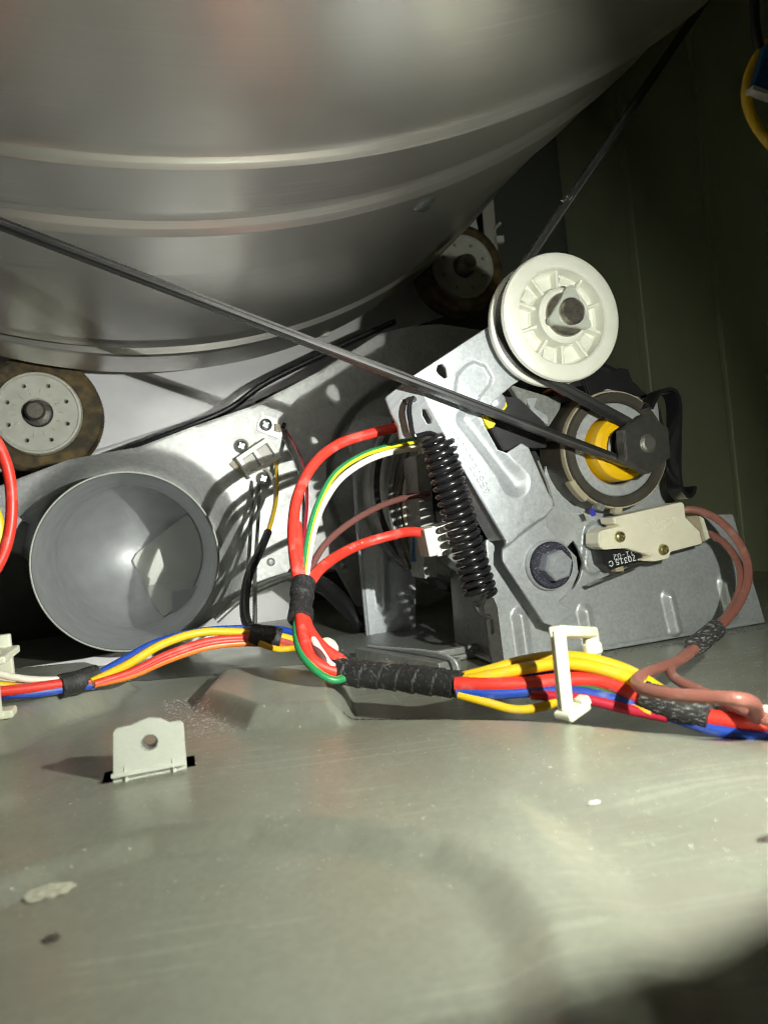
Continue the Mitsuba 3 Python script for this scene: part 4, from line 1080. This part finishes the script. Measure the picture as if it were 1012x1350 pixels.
part(ov, 'white_edge', slab(xz([(987, 116), (1046, 136), (1046, 142), (986, 122)], .1975), .1955, .1988), 'white_plastic')
part(ov, 'black_lead', tube(B([(994, -60, .20), (994, 0, .20), (996, 40, .20), (1001, 64, .20), (1010, 90, .20)]), .0016, 14), 'wire_black')

wisp = thing('belt_lint', 'tiny pale wisp of lint clinging to the upper right run of the belt', 'lint')
fib = []
fr = np.random.default_rng(3)
wc = at(748, 262, .2555)
for _ in range(9):
    a0 = wc + fr.normal(0, .0006, 3)
    fib.append(tube([a0, a0 + fr.normal(0, .0006, 3), a0 + fr.normal(0, .0008, 3) + V3(0, 0, -.0008)], .00007, 5, step=.0005))
scene[wisp] = mikit.ply(cat(fib[:6]), 'lint_dull', smooth=True)
fib = []
sl_pts = spline(B([(441, 884, .243), (480, 889, .236), (530, 894, .228), (575, 899, .220), (612, 904, .214)]), .0005)
for _ in range(60):
    k_ = min(int(abs(fr.normal(0, .33)) * len(sl_pts)), len(sl_pts) - 1)
    an = fr.uniform(0, 2 * np.pi)
    dv = V3(0, -abs(math.cos(an)), math.sin(an)) * .0047
    a0 = sl_pts[k_] + dv
    t1_ = fr.normal(0, .0008, 3)
    fib.append(tube([a0, a0 + t1_ + dv * .03, a0 + 1.8 * t1_ + fr.normal(0, .0006, 3) + dv * .03], .000025, 4, step=.0008))
k_ = part(hn, 'lint_fibres', cat(fib), 'lint_dull', smooth=True, label='pale lint fibres on the tape sleeve')
labels[k_]['kind'] = 'stuff'

# ------------------------------------------------------------------ lint, grit and debris on the pan
def flakes(n, poly, size, seed, lift=.0001, elong=2.0, sides=5, thick=False):
    r = np.random.default_rng(seed)
    P = Polygon(poly)
    x0, y0, x1, y1 = P.bounds
    vs, fs = [], []
    k = 0
    while k < n:
        x, y = r.uniform(x0, x1), r.uniform(y0, y1)
        if not P.contains(Point(x, y)) or (SX0 < x < SX1 and SY0 < y < SY1):
            continue
        k += 1
        s = size * min(np.exp(r.normal(0, .45)), 2.0)
        th = r.uniform(0, np.pi)
        a = np.sort(r.uniform(0, 2 * np.pi, sides))
        rad = r.uniform(.5, 1.2, sides)
        e = r.uniform(1, elong)
        lx, ly = s * e * np.cos(a) * rad, s * np.sin(a) * rad
        px, py = x + lx * np.cos(th) - ly * np.sin(th), y + lx * np.sin(th) + ly * np.cos(th)
        tl = r.normal(0, .25, 2)
        z = np.array([pan_z(u_, v_) for u_, v_ in zip(px, py)]) + lift + np.abs(tl[0] * (px - x) + tl[1] * (py - y))
        b = sum(len(q_) for q_ in vs)
        zc = pan_z(x, y) + lift + s * .35
        vs.append(np.vstack([np.c_[px, py, z], [[x, y, zc]]]))
        fs += [[b + i_, b + (i_ + 1) % sides, b + sides] for i_ in range(sides)]
    return np.vstack(vs), np.array(fs)


def stuff(key, mesh, mat_, label):
    scene[key] = mikit.ply(mesh, mat_, smooth=False)
    labels[key] = {'label': label, 'kind': 'stuff'}


fore = fl([(0, 1000), (330, 955), (470, 950), (1012, 960), (1012, 1130), (600, 1150), (0, 1190)])
stuff('lint_flecks', flakes(520, fore, .00015, 5), 'lint_white', 'pale lint flecks scattered over the base pan')
stuff('fine_dust', flakes(1700, fore, .00009, 6), 'lint_white', 'finer specks of dust on the base pan')
valley = fl([(212, 925), (262, 918), (285, 945), (322, 965), (250, 978), (222, 965)])
stuff('grit_patch', flakes(900, valley, .00028, 7), 'grit', 'glittering grit gathered in the hollow of the pan')
foot_line = [tuple(at(x, y, YM)[:2]) for x, y in ((800, 858), (1000, 826))]
fpoly = shapely.LineString([(foot_line[0][0] - .02, YM - .004), (foot_line[1][0], YM - .005)]).buffer(.0045)
stuff('foot_lint', flakes(700, list(fpoly.exterior.coords), .0003, 8, elong=4), 'soft_lint', 'dark fluff along the foot of the motor bracket')
rightf = [tuple(on_floor(x, y, .002)[:2]) for x, y in ((850, 868), (1012, 842), (1012, 930), (900, 935))]
stuff('floor_grit', flakes(420, rightf, .00018, 9), 'lint_white', 'specks on the pan right of the brown leads')


def clump(key, label, px, py, size, mat_, seed, lift=0.0003):
    o = on_floor(px, py, .0095)
    s = trimesh.creation.icosphere(4, 1.0)
    v = np.asarray(s.vertices)
    nz = .45 + 1.1 * meshkit.fbm(v * 2.6 + seed, 4)
    s.vertices = v * nz[:, None] * np.asarray(size) + [o[0], o[1], pan_z(o[0], o[1]) + lift]
    solo(thing(key, label, 'debris'), s, mat_)


clump('lint_clump', 'ragged pale lint clump lying on the foreground pan at the left', 62, 1158, (.0038, .0028, .0005), 'lint_dull', 2)
clump('dark_crumb', 'small dark crumb near the lower left of the pan', 66, 1217, (.0012, .0009, .0005), 'dark_grit', 9)
clump('dark_crumb', 'dark sliver at the right edge of the foreground pan', 1008, 1089, (.0016, .0006, .0005), 'dark_grit', 12)
clump('lint_fleck', 'larger pale fleck on the pan below the nylon clip', 782, 1050, (.0012, .0006, .0003), 'lint_white', 20)
